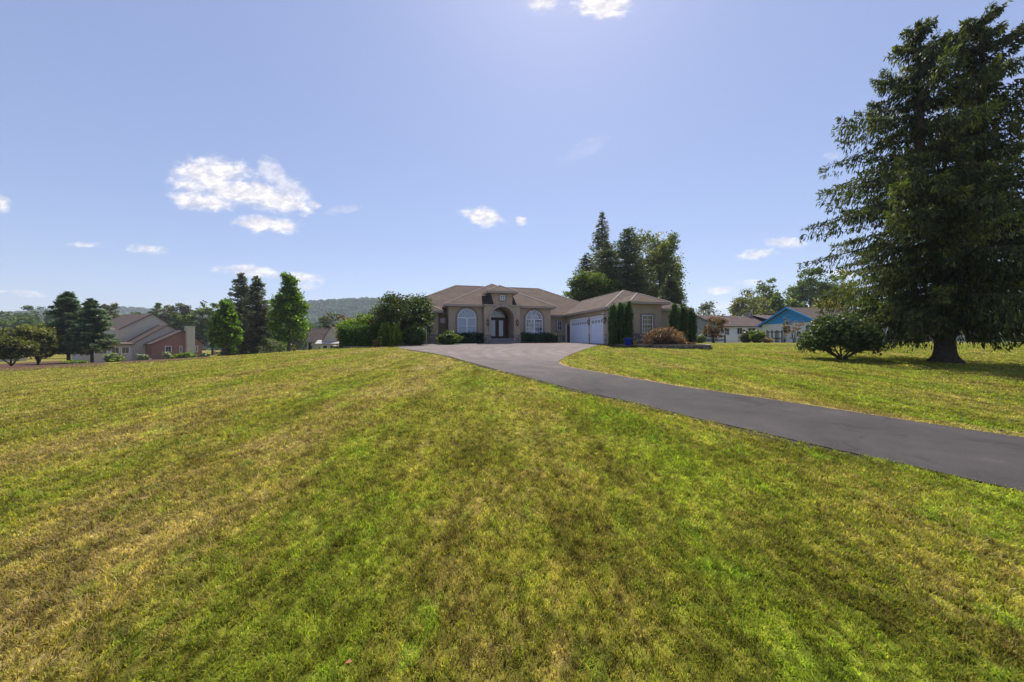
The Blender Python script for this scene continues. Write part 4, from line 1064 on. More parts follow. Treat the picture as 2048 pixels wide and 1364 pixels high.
# ------------------------------------------------------------------ trees behind the garage
G='trees behind the garage'
conifer('tall_spruce','tallest dark spruce with spire top behind the garage roof','spruce',1204,58,424,136,FO['grey_con'],22000,.40,71,G,.1,34,.24,.05,hang=.7,power=.72,per=6)
conifer('dark_hemlock','dense dark hemlock right of the tall spruce behind the garage','hemlock',1256,52,457,172,FO['dark_con'],34000,.32,72,G,.05,40,.18,power=.50,per=8,hang=.4)
tree('honey_locust','yellow green feathery tree behind the garage at right','tree',1320,58,466,106,FO['birch'],'round',26000,.30,.08,73,G,irr=1.2)
tree('green_maple','rounded green maple at the left edge of the trees behind the garage','maple',1182,48,546,116,FO['mid'],'round',15000,.28,.12,74,G)
conifer('weeping_cypress','weeping dark green cypress at the right edge behind the garage','cypress',1342,42,545,104,FO['dark_con'],17000,.24,75,G,.04,34,.42,hang=.9,power=.42,per=8)
tree('slender_maple','olive green tree filling in behind the hemlock at right','maple',1296,64,468,140,FO['olive'],'round',20000,.34,.05,76,G)
conifer('fir_tree','dense dark fir on the left slope of the tree group, above the green maple','fir',1172,53,508,120,FO['dark_con'],16000,.32,78,G,.05,34,.2,power=.5,per=8)
conifer('young_spruce','narrow dark spruce between the green maple and the hemlock','spruce',1214,50,482,150,FO['dark_con'],18000,.32,77,G,.05,34,.2,power=.55,per=8)

# ------------------------------------------------------------------ right neighbours
def gable_roof(b,x0,x1,y0,y1,z,h,ov=.4,th=.12):
    """ridge along x, slab roof"""
    ym=(y0+y1)/2; k=h/(ym-y0)
    for s,ye in ((-1,y0-ov),(1,y1+ov)):
        ze=z-k*ov
        b.add([(x0-ov,ye,ze),(x1+ov,ye,ze),(x1+ov,ym,z+h),(x0-ov,ym,z+h),(x0-ov,ye,ze-th),(x1+ov,ye,ze-th),(x1+ov,ym,z+h-th),(x0-ov,ym,z+h-th)],
          [(0,1,2,3),(4,7,6,5),(0,4,5,1),(0,3,7,4),(1,5,6,2)])
bx,by=at(1524,47.5)
bz=gz(bx+3,by-3)
nb=empty('ranch_house',(bx,by,0),TH,'white block ranch house with bright blue gable left of the giant spruce','house')
# local: y from 0 (far-left corner) to -7.4 (near-right corner); x along ridge to the right
zE=zt(649,47.5); zA=zE+2.0
MB().box(0,13,-7.3,0,bz-.4,zE-.02).build('wall',M['whiteblock'],nb)
MB().yzprism([(-7.3,zE-.02),(0,zE-.02),(-3.65,zA-.08)],.02,.25).build('gable',M['blue'],nb)
rb=MB(); gable_roof(rb,0,13,-7.3,0,zE,zA-zE,.45); ro=rb.build('roof',M['roof2'],nb)
tb=MB()
for s in (0,1):
    ye=(-7.3-.45) if s==0 else .45; ze=zE-.247
    tb.add([(-.5,ye,ze-.22),(-.5,-3.65,zA-.16),(-.5,-3.65,zA+.04),(-.5,ye,ze+.03),(-.46,ye,ze-.22),(-.46,-3.65,zA-.16),(-.46,-3.65,zA+.04),(-.46,ye,ze+.03)],[(0,1,2,3),(4,7,6,5),(0,4,5,1),(3,2,6,7),(0,3,7,4)])
tb.build('bargeboard',M['blue'],nb)
def simple_win(parent,face,a0,a1,z0,z1,p,glass=None,nx_=2):
    global ZB
    zs=ZB; ZB=0; w=window_rect(a0,a1,z0,z1,p,glass or M['glassD'],nx_,2,True,0,parent,face,.06); ZB=zs; return w
simple_win(nb,'x',-3.9,-2.9,bz+1.15,bz+2.1,0)
simple_win(nb,'x',-6.6,-5.6,bz+1.15,bz+2.1,0)
# the long low wing behind
mx_,my_=at(1389,54); nz=gz(mx_,my_)
nw=empty('bungalow',(mx_,my_,0),TH,'long white bungalow with brown roof between arborvitae and the blue gable','house')
zE2=zt(652,54)
MB().box(0,17,-4.5,3.0,nz-.4,zE2-.02).build('wall',M['sidingw'],nw)
MB().yzprism([(-4.5,zE2-.02),(3.0,zE2-.02),(-.75,zE2+1.5)],.0,.2).build('gable',M['sidingw'],nw)
rb=MB(); gable_roof(rb,0,17,-4.5,3.0,zE2,1.62,.4); rb.build('roof',M['roof2'],nw)
MB().box(9.2,9.7,-1.0,-.3,zE2+1.2,zE2+2.1).box(9.05,9.85,-1.15,-.15,zE2+2.1,zE2+2.18).build('chimney',M['greymetal'],nw)
for a0,a1,zb_,zt__ in ((1.0,1.9,.9,2.1),(3.2,4.2,.1,2.1),(5.2,6.6,.1,2.1),(8.0,9.2,.1,2.1),(10.5,11.3,.9,2.1)):
    simple_win(nw,'y',a0,a1,nz+zb_,nz+zt__,-4.5)
simple_win(nw,'x',-2.6,-1.8,nz+.9,nz+2.0,0); simple_win(nw,'x',0.2,1.2,nz+.9,nz+2.0,0)
cw=MB().box(9.5,16,-7.4,-4.45,nz-.4,zE2-.05); cw.build('wall',M['brick'],nw)
rb=MB(); rb.add([(9.1,-7.9,zE2-.12),(16.4,-7.9,zE2-.12),(16.4,-.75,zE2+1.85),(9.9,-.75,zE2+1.85),(9.1,-7.9,zE2-.24),(16.4,-7.9,zE2-.24),(16.4,-.75,zE2+1.7),(9.9,-.75,zE2+1.7)],[(0,1,2,3),(4,7,6,5),(0,4,5,1),(0,3,7,4),(1,5,6,2)]); rb.build('roof',M['roof2'],nw)
simple_win(nw,'y',11.4,12.6,nz+.7,nz+2.0,-7.4); simple_win(nw,'y',13.6,14.6,nz+.7,nz+2.0,-7.4)

# far right trees
G='trees behind the neighbouring houses'
tree('dogwood_tree','thin pale tree rising right of the arborvitae behind the bungalow','tree',1412,72,602,58,FO['greyleaf'],'round',1500,.32,.3,81,G,clump=.4)
tree('spreading_tree','olive spreading tree behind the bungalow roof, low left part','tree',1505,82,583,105,FO['olive'],'round',8000,.42,.1,82,G)
tree('elm_tree','airy light green tree rising highest above the bungalow roof','tree',1530,92,559,74,FO['mid'],'round',5000,.42,.2,83,G)
tree('oak_tree','large round dark green tree behind the blue gabled house','tree',1622,84,540,110,FO['mid'],'round',11000,.46,.1,84,G)
tree('oak_tree','dark green tree half hidden by the spruce, right of the round one','tree',1685,84,548,90,FO['mid'],'round',7000,.46,.1,85,G)
tree('beech_tree','dark low tree filling between the airy tree and the round tree','tree',1570,80,588,84,FO['mid'],'round',7000,.42,.1,86,G)
tree('golden_tree','low golden brown tree over the roof of the blue gabled house','tree',1652,64,596,105,FO['gold'],'round',6000,.34,.1,87,G)
for i,(u,Y,v,w,k) in enumerate(((1745,70,590,95,'olive'),(1815,66,612,90,'mid'),(1890,70,604,100,'far'),(1965,64,618,95,'olive'),(2040,68,600,110,'mid'))):
    tree('boundary_tree',['olive tree showing through the spruce above the viburnum','bright green tree behind the hanging boughs between viburnum and spruce trunk','plain green tree directly behind the spruce trunk','yellowish olive tree showing just right of the spruce trunk','dark green tree behind the spruce at the right picture edge'][i],'tree',u,Y,v,w,FO[k],'round',3800,.45,.05,90+i,'boundary trees behind the giant spruce')
for i,(u,Y,v,w,k) in enumerate(((1760,50,672,70,'greyleaf'),(1840,52,670,80,'rust'),(1960,48,668,90,'mid'),(2040,48,668,80,'greyleaf'))):
    shrub('boundary_shrub',['greyish','rusty','green','pale grey green'][i]+' low shrub at the far edge of the right lawn behind the spruce','shrub',u,Y,v,w,FO[k],'dome',1300,.2,100+i,'shrubs along the far edge of the right lawn',core=.6,stems=False)

# small plants and fences before the neighbouring houses
shrub('hydrangea','round pale topped hydrangea by the dark rail fence','shrub',1400,33,667,26,FO['mixed'],'dome',1500,.12,110,'round shrubs by the rail fence')
shrub('hydrangea','smaller round hydrangea right behind the last arborvitae','shrub',1378,34,669,16,FO['mixed'],'dome',800,.12,111,'round shrubs by the rail fence')
shrub('smoke_bush','rust red and green loose bush before the bungalow','shrub',1427,34,630,54,FO['rust'],'vase',3200,.14,112,depth=2.0)
shrub('privet_shrub','grey green shrub right of the white garden fence','shrub',1492,38,659,34,FO['greyleaf'],'dome',1500,.13,113)
shrub('lime_shrub','bright lime green shrub before the brick part of the bungalow','shrub',1514,37,656,38,FO['lime'],'dome',2200,.13,114)
shrub('ornamental_grass','dry pinkish clump of ornamental grass left of the dark garden posts','grass clump',1534,36,674,34,FO['straw'],'dome',900,.14,115,stems=False,core=.5,aspect=.2)
shrub('bare_lilac','leggy half bare lilac in front of the blue gabled house','shrub',1588,36,632,46,FO['rust'],'vase',700,.12,117)
shrub('bare_lilac','green leaved lilac top at left of the blue gable','shrub',1568,40,628,22,FO['olive'],'vase',500,.14,118,stems=True)
def rail_fence(label,p0,p1,n,h,m,name='rail_fence',pickets=0):
    r=empty(name,(p0[0],p0[1],0),math.atan2(p1[1]-p0[1],p1[0]-p0[0]),label,'fence'); L_=math.dist(p0,p1)
    for i in range(n):
        t=i/(n-1); x=L_*t; z=gz(p0[0]+(p1[0]-p0[0])*t,p0[1]+(p1[1]-p0[1])*t)
        MB().box(x-.05,x+.05,-.05,.05,z-.2,z+h).build('post',m,r)
    z=gz(*p0)
    for q in ((.35,.85) if h>.6 else (.5,)):
        MB().box(.051,L_-.051,-.02,.02,z+h*q-.05,z+h*q+.05).build('rail',m,r)
    if pickets:
        b_=MB(); k=int(L_/pickets)
        for i in range(k): a=(i+.5)*pickets; b_.box(a-.035,a+.035,-.045,-.021,z+.05,z+h*.95)
        b_.build('pickets',m,r)
rail_fence('dark weathered post and rail fence by the round hydrangeas',at(1378,35),at(1450,35.5),4,.8,M['fencew'])
rail_fence('short white picket fence beside the rust red bush',at(1449,37),at(1474,37.3),3,.85,M['white'],'picket_fence',.11)
rail_fence('thin dark metal garden fence before the white wall under the blue gable',at(1534,38),at(1564,37.5),4,1.35,M['fencew'],'garden_fence',.3)

# ------------------------------------------------------------------ left neighbours
px_,py_=at(300,63); ang=math.atan2(.93,.37)
lh=empty('townhouse',(px_,py_,0),ang,'beige sided house with stepped brown gables, brick end and chimneys at far left','house')
# local x runs to the right in the picture, local y = away from the viewer
lz=gz(px_,py_)-.3
def gable_y(b,x0,x1,y0,y1,zl,zr,xa,za,ov=.3,th=.14):
    """ridge along y at x=xa; eave heights zl, zr"""
    for xe,ze,s in ((x0,zl,-1),(x1,zr,1)):
        k=(za-ze)/abs(xa-xe); xo=xe+s*ov; zo=ze-k*ov
        b.add([(xo,y0-ov,zo),(xa,y0-ov,za),(xa,y1,za),(xo,y1,zo),(xo,y0-ov,zo-th),(xa,y0-ov,za-th),(xa,y1,za-th),(xo,y1,zo-th)],
           [(0,1,2,3),(4,7,6,5),(0,4,5,1),(0,3,7,4),(3,2,6,7)])
def gwallpoly(x0,x1,zl,zr,xa,za,zb_,y0,y1): return MB().xzprism([(x0,zb_),(x1,zb_),(x1,zr),(xa,za),(x0,zl)],y0,y1)
def zz(v): return CZ+(682-v)*63/F
def aa(u,d=0): return (u-300+5.8*d)/14.7
gwallpoly(aa(236,3),aa(366,3),zz(661),zz(661),aa(306,3),zz(625.5),lz,3,13).build('wall',M['siding'],lh)
b=MB(); gable_y(b,aa(236,3),aa(366,3),3,13.5,zz(660),zz(660),aa(306,3),zz(624)); b.build('roof',M['roof2'],lh)
gwallpoly(aa(264),aa(356),zz(688),zz(658),aa(335),zz(649.5),lz,0,8).build('wall',M['siding'],lh)
b=MB(); gable_y(b,aa(264),aa(356),0,8,zz(687),zz(657),aa(335),zz(648)); b.build('roof',M['roof2'],lh)
gwallpoly(aa(304,-2.2),aa(412,-2.2),zz(686),zz(684),aa(366,-2.2),zz(661),lz,-2.2,6).build('wall',M['brick'],lh)
b=MB(); gable_y(b,aa(304,-2.2),aa(412,-2.2),-2.2,6,zz(686),zz(684),aa(366,-2.2),zz(659.5)); b.build('roof',M['roof2'],lh)
MB().box(aa(374,-2.5),aa(393,-2.5),-2.75,-2.0,lz,zz(652)).box(aa(373,-2.5),aa(394,-2.5),-2.85,-1.9,zz(652)+.002,zz(652)+.1).build('chimney',M['siding'],lh)
MB().box(aa(219,1.6),aa(241,1.6),1.6,3.6,zz(688),zz(660)).box(aa(227,1.6),aa(236,1.6),2,3,zz(660)+.002,zz(657)).build('chimney',M['siding'],lh)
MB().box(aa(178),aa(264)-.01,-.4,3.0,lz,zz(687.5)).build('wall',M['siding'],lh)
MB().add([(aa(174),-.9,zz(687.5)),(aa(266),-.9,zz(687.5)),(aa(266),3.2,zz(682)),(aa(174),3.2,zz(682)),(aa(174),-.9,zz(689)),(aa(266),-.9,zz(689)),(aa(266),3.2,zz(683.5)),(aa(174),3.2,zz(683.5))],[(0,1,2,3),(4,7,6,5),(0,4,5,1),(0,3,7,4),(1,5,6,2)]).build('porch_roof',M['roof2'],lh)
b=MB(); gable_y(b,aa(140,4),aa(236,4),4,12,zz(678),zz(662),aa(200,4),zz(655)); b.build('roof',M['roof2'],lh)
def lwin(u0,u1,v0,v1,y,n=3):
    global ZB
    zs=ZB; ZB=0; window_rect(aa(u0,y),aa(u1,y),zz(v1),zz(v0),y,M['glassD'],n,1,False,0,lh,'y',.09); ZB=zs
lwin(200,222,693,706,-.4,3); lwin(228,243,693,706,-.4,2); lwin(246,261,693,706,-.4,2); lwin(181,196,693,706,-.4,2)
lwin(329,343,692,705,-2.2,2); lwin(360,366,692,706,-2.2,1); lwin(396,402,692,706,-2.2,1)
# house far left, mostly hidden
qx,qy=at(-12,70); h2=empty('townhouse',(qx,qy,0),ang,'grey roofed house cut by the left edge, behind the olive shrub tree','house')
lz2=gz(qx,qy)-.3; b=MB(); b.box(-4,4,0,9,lz2,zz(683)); b.build('wall',M['siding'],h2)
b=MB(); gable_y(b,-4,4,0,9,zz(683),zz(683),0,zz(645),.4); b.build('roof',M['greymetal'],h2)
gwallpoly(-4,4,zz(684),zz(684),0,zz(647),zz(684)-.01,.1,.4).build('gable',M['siding'],h2)
# small house between trees and laurel
sx,sy=at(642,72); sz=gz(sx,sy)-.3
h3=empty('cottage',(sx,sy,0),R(12),'small brown roofed house seen between the green maple and the laurel hedge','house')
def z7(v): return CZ+(682-v)*72/F
MB().box(-2.6,3.4,0,6,sz,z7(681)).build('wall',M['siding'],h3)
b=MB(); gable_roof(b,-2.4,3.4,0,6,z7(681),z7(656)-z7(681),.3); b.build('roof',M['roof2'],h3)
gwallpoly(.4,3.6,z7(680),z7(680),2.0,z7(655),sz,-.35,3).build('wall',M['siding'],h3)
b=MB(); gable_y(b,.4,3.6,-.35,3,z7(680),z7(680),2.0,z7(653),.2,.1); b.build('roof',M['roof2'],h3)
MB().add([(-.6,-1.9,z7(687)),(3.8,-1.9,z7(687)),(3.8,.1,z7(680)),(-.6,.1,z7(680)),(-.6,-1.9,z7(688.5)),(3.8,-1.9,z7(688.5)),(3.8,.1,z7(681.5)),(-.6,.1,z7(681.5))],[(0,1,2,3),(4,7,6,5),(0,4,5,1),(0,3,7,4),(1,5,6,2)]).build('porch_roof',M['greymetal'],h3)
MB().box(-.4,3.6,-1.6,-.36,sz,z7(688.6)).build('wall',M['siding'],h3)
zs=ZB; ZB=0
window_rect(.8,1.7,z7(698),z7(690),-1.6,M['glassD'],1,1,False,0,h3,'y',.08); window_rect(2.1,3.0,z7(698),z7(690),-1.6,M['glassD'],1,1,False,0,h3,'y',.08)
ZB=zs
# parked car under the trees
cx_,cy_=at(541,78); cz_=gz(cx_,cy_)
car=empty('parked_car',(cx_,cy_,cz_),R(8),'pale silver blue parked car glimpsed under the trees beyond the lawn crest','car')
MB().xzprism([(-2.1,.25),(2.1,.25),(2.15,.7),(1.9,.85),(1.0,.92),(.5,1.38),(-.9,1.4),(-1.6,.95),(-2.1,.85),(-2.2,.5)],-.85,.85).build('body',M['carp'],car)
MB().xzprism([(.86,.95),(.45,1.32),(-.85,1.34),(-1.4,.97)],-.862,.862).build('side_window',M['glassD'],car)
for wx in (-1.35,1.35):
    for wy in (-.86,.86):
        w_=MB().tube([(wx,wy-.1,.31),(wx,wy+.1,.31)],.31,16).build('wheel',M['rubber'],car); MB().tube([(wx,wy-.11,.31),(wx,wy+.11,.31)],.17,10).build('rim',M['greymetal'],w_)

G='trees beyond the left edge of the lawn'
conifer('blue_spruce','bushy blue green spruce left of the stepped gable house, taller one','spruce',137,44,583,140,FO['blue_spruce'],26000,.34,121,'pair of spruces before the stepped gable house',.20,22,.20,hang=.35,power=.5,per=8,bk='bark')
conifer('blue_spruce','bushy blue green spruce left of the stepped gable house, shorter one','spruce',184,42,597,122,FO['blue_spruce'],20000,.32,122,'pair of spruces before the stepped gable house',.28,20,.22,hang=.35,power=.5,per=8,bk='bark')
tree('olive_tree','low spreading olive green tree in mulch at the far left edge','tree',22,36,652,140,FO['olive'],'round',15000,.22,.0,123,bk='stem',limbs=9)
tree('crooked_tree','crooked multi stemmed olive tree left of the spruce pair','tree',76,38,648,104,FO['olive'],'round',10000,.22,.04,124,bk='stem',limbs=9)
tree('young_maple','bright green dense young maple right of the brick gable','maple',452,44,599,80,FO['maple'],'oval',15000,.25,.03,125,trunk_r=.13)
conifer('dark_pine','dark grey green conifer behind the young maple, left of the pair','conifer',482,52,546,104,FO['grey_con'],19000,.32,126,'pair of tall dark conifers',.05,34,.12,.05,power=.5,per=7,hang=.35)
conifer('dark_pine','dark grey green conifer beside the green maple, right of the pair','conifer',514,50,551,100,FO['grey_con'],20000,.32,127,'pair of tall dark conifers',.05,34,.12,.05,power=.5,per=7,hang=.35)
tree('silver_maple','tall egg shaped bright green maple near the centre left','maple',578,46,550,94,FO['maple'],'oval',17000,.26,.12,128)
shrub('boxwood_cone','dark conical evergreen beside the cottage','shrub',620,48,680,15,FO['yew'],'cone',900,.16,129,core=.8)
shrub('golden_cone','yellow green low pyramidal shrub before the cottage','shrub',641,46,688,20,FO['lime'],'cone',800,.14,130)
shrub('golden_cone','tiny gold green pyramid shrub right of the green maple trunk','shrub',589,48,688,14,FO['gold'],'cone',500,.14,131)
tree('plum_tree','loose purplish green tree between the cottage and the laurel','tree',690,50,628,44,FO['rust'],'round',2600,.25,.2,132)
tree('willow_tree','grey green rounded tree behind the cottage','tree',662,90,624,58,FO['greyleaf'],'round',5000,.42,.1,133)
# low shrubs on the mulch
G='low shrubs along the mulch edge'
shrub('low_juniper','long low bright green shrub under the spruce pair','shrub',151,33,720,72,FO['lime'],'dome',2200,.12,140,G,depth=1.6)
shrub('variegated_shrub','round pale variegated shrub left of the bare mulch','shrub',226,34,706,52,FO['mixed'],'dome',2200,.12,141,G)
shrub('low_juniper','small bright green mound in front of the variegated shrub','shrub',234,32.5,716,40,FO['lime'],'dome',1300,.11,142,G)
shrub('flower_clump','pale yellow flowering clump by the beige wall','flowers',286,44,705,32,FO['flower'],'dome',900,.14,143,G,stems=False)
shrub('flower_clump','white flowering clump under the brick gable windows','flowers',336,43,703,30,FO['flower'],'dome',900,.14,144,G,stems=False)
shrub('low_juniper','spreading lime green shrub under the brick chimney','shrub',372,37,704,62,FO['lime'],'dome',2000,.13,145,G,depth=1.8)
shrub('low_juniper','dark green low shrub left of the young maple','shrub',408,39,705,28,FO['laurel'],'dome',900,.13,146,G)

G='background trees on the far left'
for i,(u,Y,v,w,k,lab) in enumerate((
 (10,150,622,70,'mid','rounded green tree at the far left horizon behind the grey roof'),
 (-40,150,612,90,'far','tree at the very left edge of the horizon'),
 (62,170,611,76,'far','broad dark tree on the horizon left of the spruce pair'),
 (45,120,634,80,'mid','lighter green tree below the broad dark horizon tree'),
 (105,150,622,50,'far','small dark tree just left of the spruce pair on the horizon'),
 (222,130,608,52,'olive','olive tree directly right of the spruce pair'),
 (309,130,606,34,'maple','small bright green tree over the ridge of the stepped gable house'),
 (345,110,610,76,'greyleaf','grey green tree behind the stepped gable house, left of its chimney'),
 (388,112,612,66,'greyleaf','grey green tree behind the chimney of the brick gable'),
 (425,100,604,70,'mid','green tree behind and left of the young maple'),
 (540,110,625,80,'far','dark tree behind the tall conifers'),
 (610,120,640,60,'far','small dark tree right of the egg shaped maple'),
 (-15,90,640,80,'far','lower dark tree above the grey roof at the left edge'),
 (90,85,648,70,'mid','green tree low behind the crooked olive tree'),
 (190,90,632,60,'far','dark tree showing between the two blue green spruces'),
 (262,150,622,54,'far','low dark tree in front of the hill over the stepped gable roof'),
 (368,95,628,60,'mid','green tree low behind the chimneys of the stepped gable house'),
 (446,120,612,70,'far','dark green tree above and behind the young maple'),
 (575,105,634,80,'mid','green tree behind the egg shaped maple, mostly hidden'),
 (470,75,650,60,'olive','olive tree filling in between the young maple and the tall conifers'),
 (740,140,640,60,'far','small distant tree over the clipped laurel'))):
    w=w*1.18
    tree('background_tree',lab,'tree',u,Y,v,w,FO[k],'round',7000,.7 if Y>120 else .55,.02,150+i,G,limbs=4)
shrub('understorey_shrub','dark undergrowth below the tall dark conifers','shrub',520,66,672,150,FO['mid'],'dome',4200,.3,170,core=.7,depth=4,stems=False)

# ------------------------------------------------------------------ hills and woods
def hill(name,prof,Y0,depth,zb,seed,fm,n,leaf):
    rs=np.random.default_rng(seed)
    us=[p[0] for p in prof]; vs_=[p[1] for p in prof]
    X=np.linspace((us[0]-1024)/F*Y0,(us[-1]-1024)/F*Y0,90); Yv=np.linspace(0,1,16)
    top=CZ+(682-np.interp(X/Y0*F+1024,us,vs_))/F*Y0
    vv=[]
    for j in Yv:
        prof_=math.sin(min(1,j*1.25)*math.pi/2)
        for i,x in enumerate(X): vv.append((x*(1+.0*j),Y0-depth*.8+depth*1.6*j*.5*1.25,zb+(top[i]-zb)*prof_))
    nxx=len(X); f=[(j*nxx+i,j*nxx+i+1,(j+1)*nxx+i+1,(j+1)*nxx+i) for j in range(15) for i in range(nxx-1)]
    b_=MB(); b_.add(vv,f); o=b_.build('hill',fm,None,True); tag(o,kind='structure')
    a=o.data.attributes.new('tint','FLOAT','POINT'); a.data.foreach_set('value',np.full(len(vv),.15,dtype=np.float32))
    # tree crowns over the slope, one mass
    VV=np.array(vv).reshape(16,nxx,3); m_=n; k=9
    jj=rs.random(m_)*14.99; ii=rs.random(m_)*(nxx-1.01); j0=jj.astype(int); i0=ii.astype(int); fj=(jj-j0)[:,None]; fi=(ii-i0)[:,None]
    Pc=(VV[j0,i0]*(1-fi)+VV[j0,i0+1]*fi)*(1-fj)+(VV[j0+1,i0]*(1-fi)+VV[j0+1,i0+1]*fi)*fj
    rr=leaf*(.8+.9*rs.random(m_))
    d=unit(rs.normal(size=(m_*k,3))); d[:,2]=np.abs(d[:,2])
    P=np.repeat(Pc,k,0)+d*np.repeat(rr,k)[:,None]
    T=np.cross(d,rs.normal(size=d.shape)); Bv=np.cross(d,T)
    s=np.repeat(rr,k)*.85
    V=leafverts(P,T,Bv,s,s*.9)
    tint=np.clip(np.repeat(.45+rs.normal(size=m_)*.22,k)+rs.normal(size=m_*k)*.1,0,1)
    o=np_mesh('woods',V,4,[(0,1,2,3)],fm,None,tint=tint); tag(o,'distant woods covering the '+name,'woods',kind='stuff')
hill('hazy blue green hill on the left horizon',[(-900,640),(-300,632),(0,634),(190,626),(240,619),(290,619),(360,630),(500,630),(620,613),(660,607),(700,605),(750,602),(800,604),(900,618),(1000,640),(1100,668),(1200,690)],1000,520,-10,5,FO['wood_hill'],13000,4.6)
hill('low ridge along the right horizon',[(1000,690),(1100,676),(1300,668),(1450,662),(1700,658),(2100,655),(3000,650)],600,260,-8,6,FO['wood_hill'],6000,3.6)
hill('nearer low ground behind the left neighbours',[(-900,655),(-200,650),(100,648),(300,645),(500,650),(640,652),(800,660),(950,676),(1050,690)],330,150,-9,9,FO['wood_hill'],6000,2.6)

# a dead leaf on the grass
lx_,ly_=px(697,1337)
o=quadslab([(-.028,-.01,0),(0,-.022,.008),(.03,0,.002),(.004,.02,.012)],.001).build('fallen_leaf',M['leafdry']); o.location=(lx_,ly_,gz(lx_,ly_)+.03); o.scale=(.55,.55,.55)
tag(o,'single orange dry leaf lying on the grass near the bottom edge','leaf')

# ------------------------------------------------------------------ haze
HAZE=.00028
if HAZE:
    m,nt,o_=mat('haze_air'); pv=N(nt,'ShaderNodeVolumePrincipled'); pv.inputs['Color'].default_value=(.80,.88,1,1); pv.inputs['Density'].default_value=HAZE
    pv.inputs['Anisotropy'].default_value=.2
    L(nt,pv.outputs[0],o_.inputs['Volume'])
    b=MB().box(-3000,3500,-320,3020,-40,180); o=b.build('haze',m); tag(o,'thin summer haze that turns the far hills blue','haze',kind='stuff')

# ------------------------------------------------------------------ sky, sun, camera
SAZ=R(9); SEL=R(57)
w=bpy.data.worlds.new('World'); bpy.context.scene.world=w; w.use_nodes=True
nt=w.node_tree; nt.nodes.clear()
out=N(nt,'ShaderNodeOutputWorld'); bg=N(nt,'ShaderNodeBackground'); bg.inputs[1].default_value=.102
sky=N(nt,'ShaderNodeTexSky'); sky.sky_type='NISHITA'; sky.sun_disc=False; sky.sun_elevation=SEL; sky.sun_rotation=SAZ
sky.air_density=1.0; sky.dust_density=.5; sky.ozone_density=2.6; sky.altitude=100
tc=N(nt,'ShaderNodeTexCoord').outputs['Generated']
sep=N(nt,'ShaderNodeSeparateXYZ'); L(nt,tc,sep.inputs[0])
X_,Y_,Z_=sep.outputs
yy=mth(nt,'MAXIMUM',Y_,.05)
A_=mth(nt,'DIVIDE',X_,yy); B_=mth(nt,'DIVIDE',Z_,yy)
cbn=N(nt,'ShaderNodeCombineXYZ'); L(nt,A_,cbn.inputs[0]); L(nt,mth(nt,'MULTIPLY',B_,1.7),cbn.inputs[1])
nz1=noise(nt,cbn.outputs[0],9,9,.62,.25); nz2=noise(nt,cbn.outputs[0],28,6,.6,.3)
nzz=mth(nt,'ADD',mth(nt,'MULTIPLY',nz1,.75),mth(nt,'MULTIPLY',nz2,.25))
clouds=[(425,352,78,34,0,1),(455,378,80,30,-.25,1),(530,398,86,28,-.28,1),(415,403,62,18,-.1,1),(575,372,46,22,-.7,.62),(545,345,34,20,-.7,.55),(540,447,68,18,-.06,1),(978,433,48,19,-.12,1),(1042,440,15,10,-.2,.9),
 (160,489,36,6,0,.75),(290,498,40,10,-.12,.8),(-4,408,28,15,-.2,.9),(500,543,68,13,-.08,.8),(600,556,52,15,-.08,.8),(612,575,30,8,0,.6),(60,588,34,6,-.12,.55),(5,583,12,4,0,.5),(700,606,64,8,0,.5),
 (1510,509,46,11,.12,.85),(1572,486,42,10,0,.8),(1434,581,32,8,.05,.85),(1502,564,28,6,0,.5),(1200,6,84,26,-.05,1.0),(1085,2,38,20,.1,.7),(1690,548,28,9,0,.7),(1668,312,18,7,0,.2),(1160,305,60,16,.5,.12),(630,410,16,8,-.3,.7),(690,420,40,10,.1,.3),(1440,610,60,7,0,.4)]
acc=None
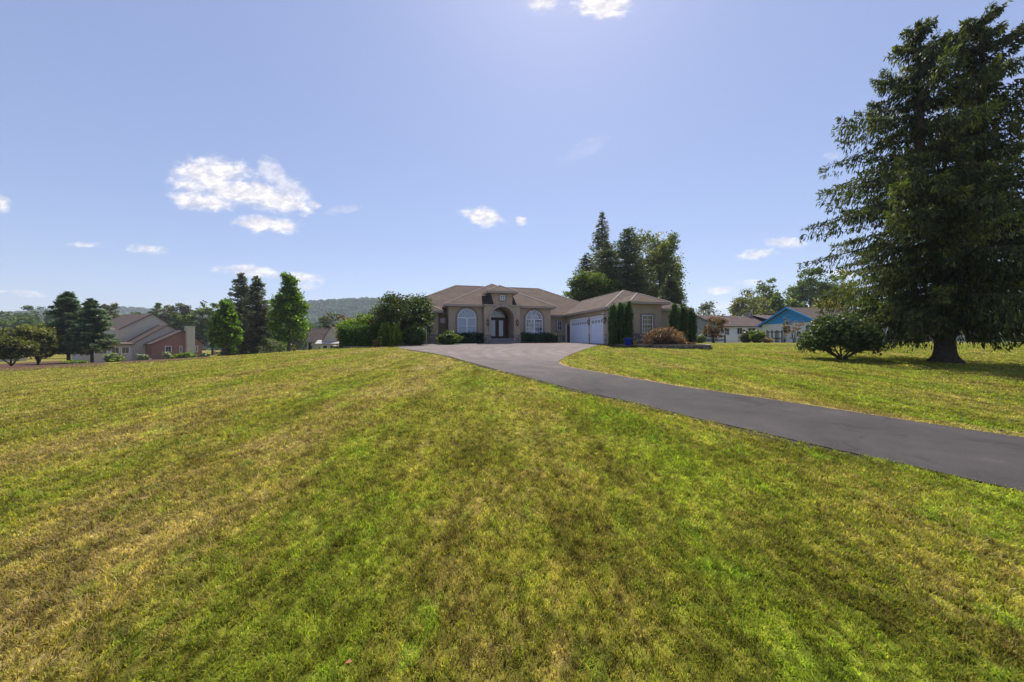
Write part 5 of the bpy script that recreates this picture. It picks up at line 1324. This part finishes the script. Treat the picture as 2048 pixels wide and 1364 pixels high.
for (u,v,ru,rv,tl,st) in clouds:
    ru*=1.12; rv*=1.15
    a0=(u-1024)/F; b0=(682-v)/F; ct=math.cos(tl); sn=math.sin(tl)
    da=mth(nt,'SUBTRACT',A_,a0); db=mth(nt,'SUBTRACT',B_,b0)
    p=mth(nt,'ADD',mth(nt,'MULTIPLY',da,ct/(ru/F)),mth(nt,'MULTIPLY',db,sn/(ru/F)))
    q=mth(nt,'ADD',mth(nt,'MULTIPLY',da,-sn/(rv/F)),mth(nt,'MULTIPLY',db,ct/(rv/F)))
    d=mth(nt,'SQRT',mth(nt,'ADD',mth(nt,'MULTIPLY',p,p),mth(nt,'MULTIPLY',q,q)))
    f=mth(nt,'MULTIPLY',mth(nt,'SUBTRACT',1.0,d),1.0)
    f=mth(nt,'ADD',f,mth(nt,'MULTIPLY',mth(nt,'SUBTRACT',nzz,.505),3.3))
    mr=N(nt,'ShaderNodeMapRange'); mr.interpolation_type='SMOOTHSTEP'; mr.inputs[1].default_value=-.15; mr.inputs[2].default_value=.70; mr.inputs[3].default_value=0; mr.inputs[4].default_value=st
    L(nt,f,mr.inputs[0])
    # keep inside a soft envelope
    en=N(nt,'ShaderNodeMapRange'); en.interpolation_type='SMOOTHSTEP'; en.inputs[1].default_value=1.5; en.inputs[2].default_value=.85; L(nt,d,en.inputs[0])
    r=mth(nt,'MULTIPLY',mr.outputs[0],en.outputs[0])
    acc=r if acc is None else mth(nt,'MAXIMUM',acc,r)
acc=mth(nt,'MULTIPLY',acc,mth(nt,'GREATER_THAN',Y_,.06))
# thin veil of high cloud up toward the sun
veil=noise(nt,cbn.outputs[0],2.2,6,.6,.6)
SKYT=(1.05,1.0,1.02)
skyc=mixc(nt,.42,mixc(nt,1,sky.outputs[0],SKYT,'MULTIPLY'),(2.12,2.5,4.5))   # painted haze: flat blue mixed in to even out the sky glow
ccol=ramp(nt,nz2,[(.36,(4.9,4.8,5.3)),(.5,(6.4,6.1,6.3)),(.64,(8.4,8.0,7.9))])
col=mixc(nt,mth(nt,'MULTIPLY',acc,.92),skyc,ccol)
L(nt,col,bg.inputs[0]); L(nt,bg.outputs[0],out.inputs[0])

sd=bpy.data.lights.new('sun','SUN'); sd.energy=5.0; sd.angle=R(.53); sd.color=(1,.95,.86)
so=bpy.data.objects.new('sun',sd); C.objects.link(so)
dirv=Vector((math.sin(SAZ)*math.cos(SEL),math.cos(SAZ)*math.cos(SEL),math.sin(SEL)))
so.rotation_euler=dirv.to_track_quat('Z','Y').to_euler(); so.location=(0,0,60)

cam=bpy.data.cameras.new('camera'); cam.sensor_width=36; cam.lens=F*36/2048; cam.clip_end=8000; cam.clip_start=.05
co=bpy.data.objects.new('camera',cam); C.objects.link(co); co.location=(0,0,CZ); co.rotation_euler=(R(90),0,0)
sc=bpy.context.scene; sc.camera=co
sc.view_settings.view_transform='Standard'; sc.view_settings.look='None'; sc.view_settings.exposure=.58; sc.view_settings.gamma=1
sc.render.engine='CYCLES'
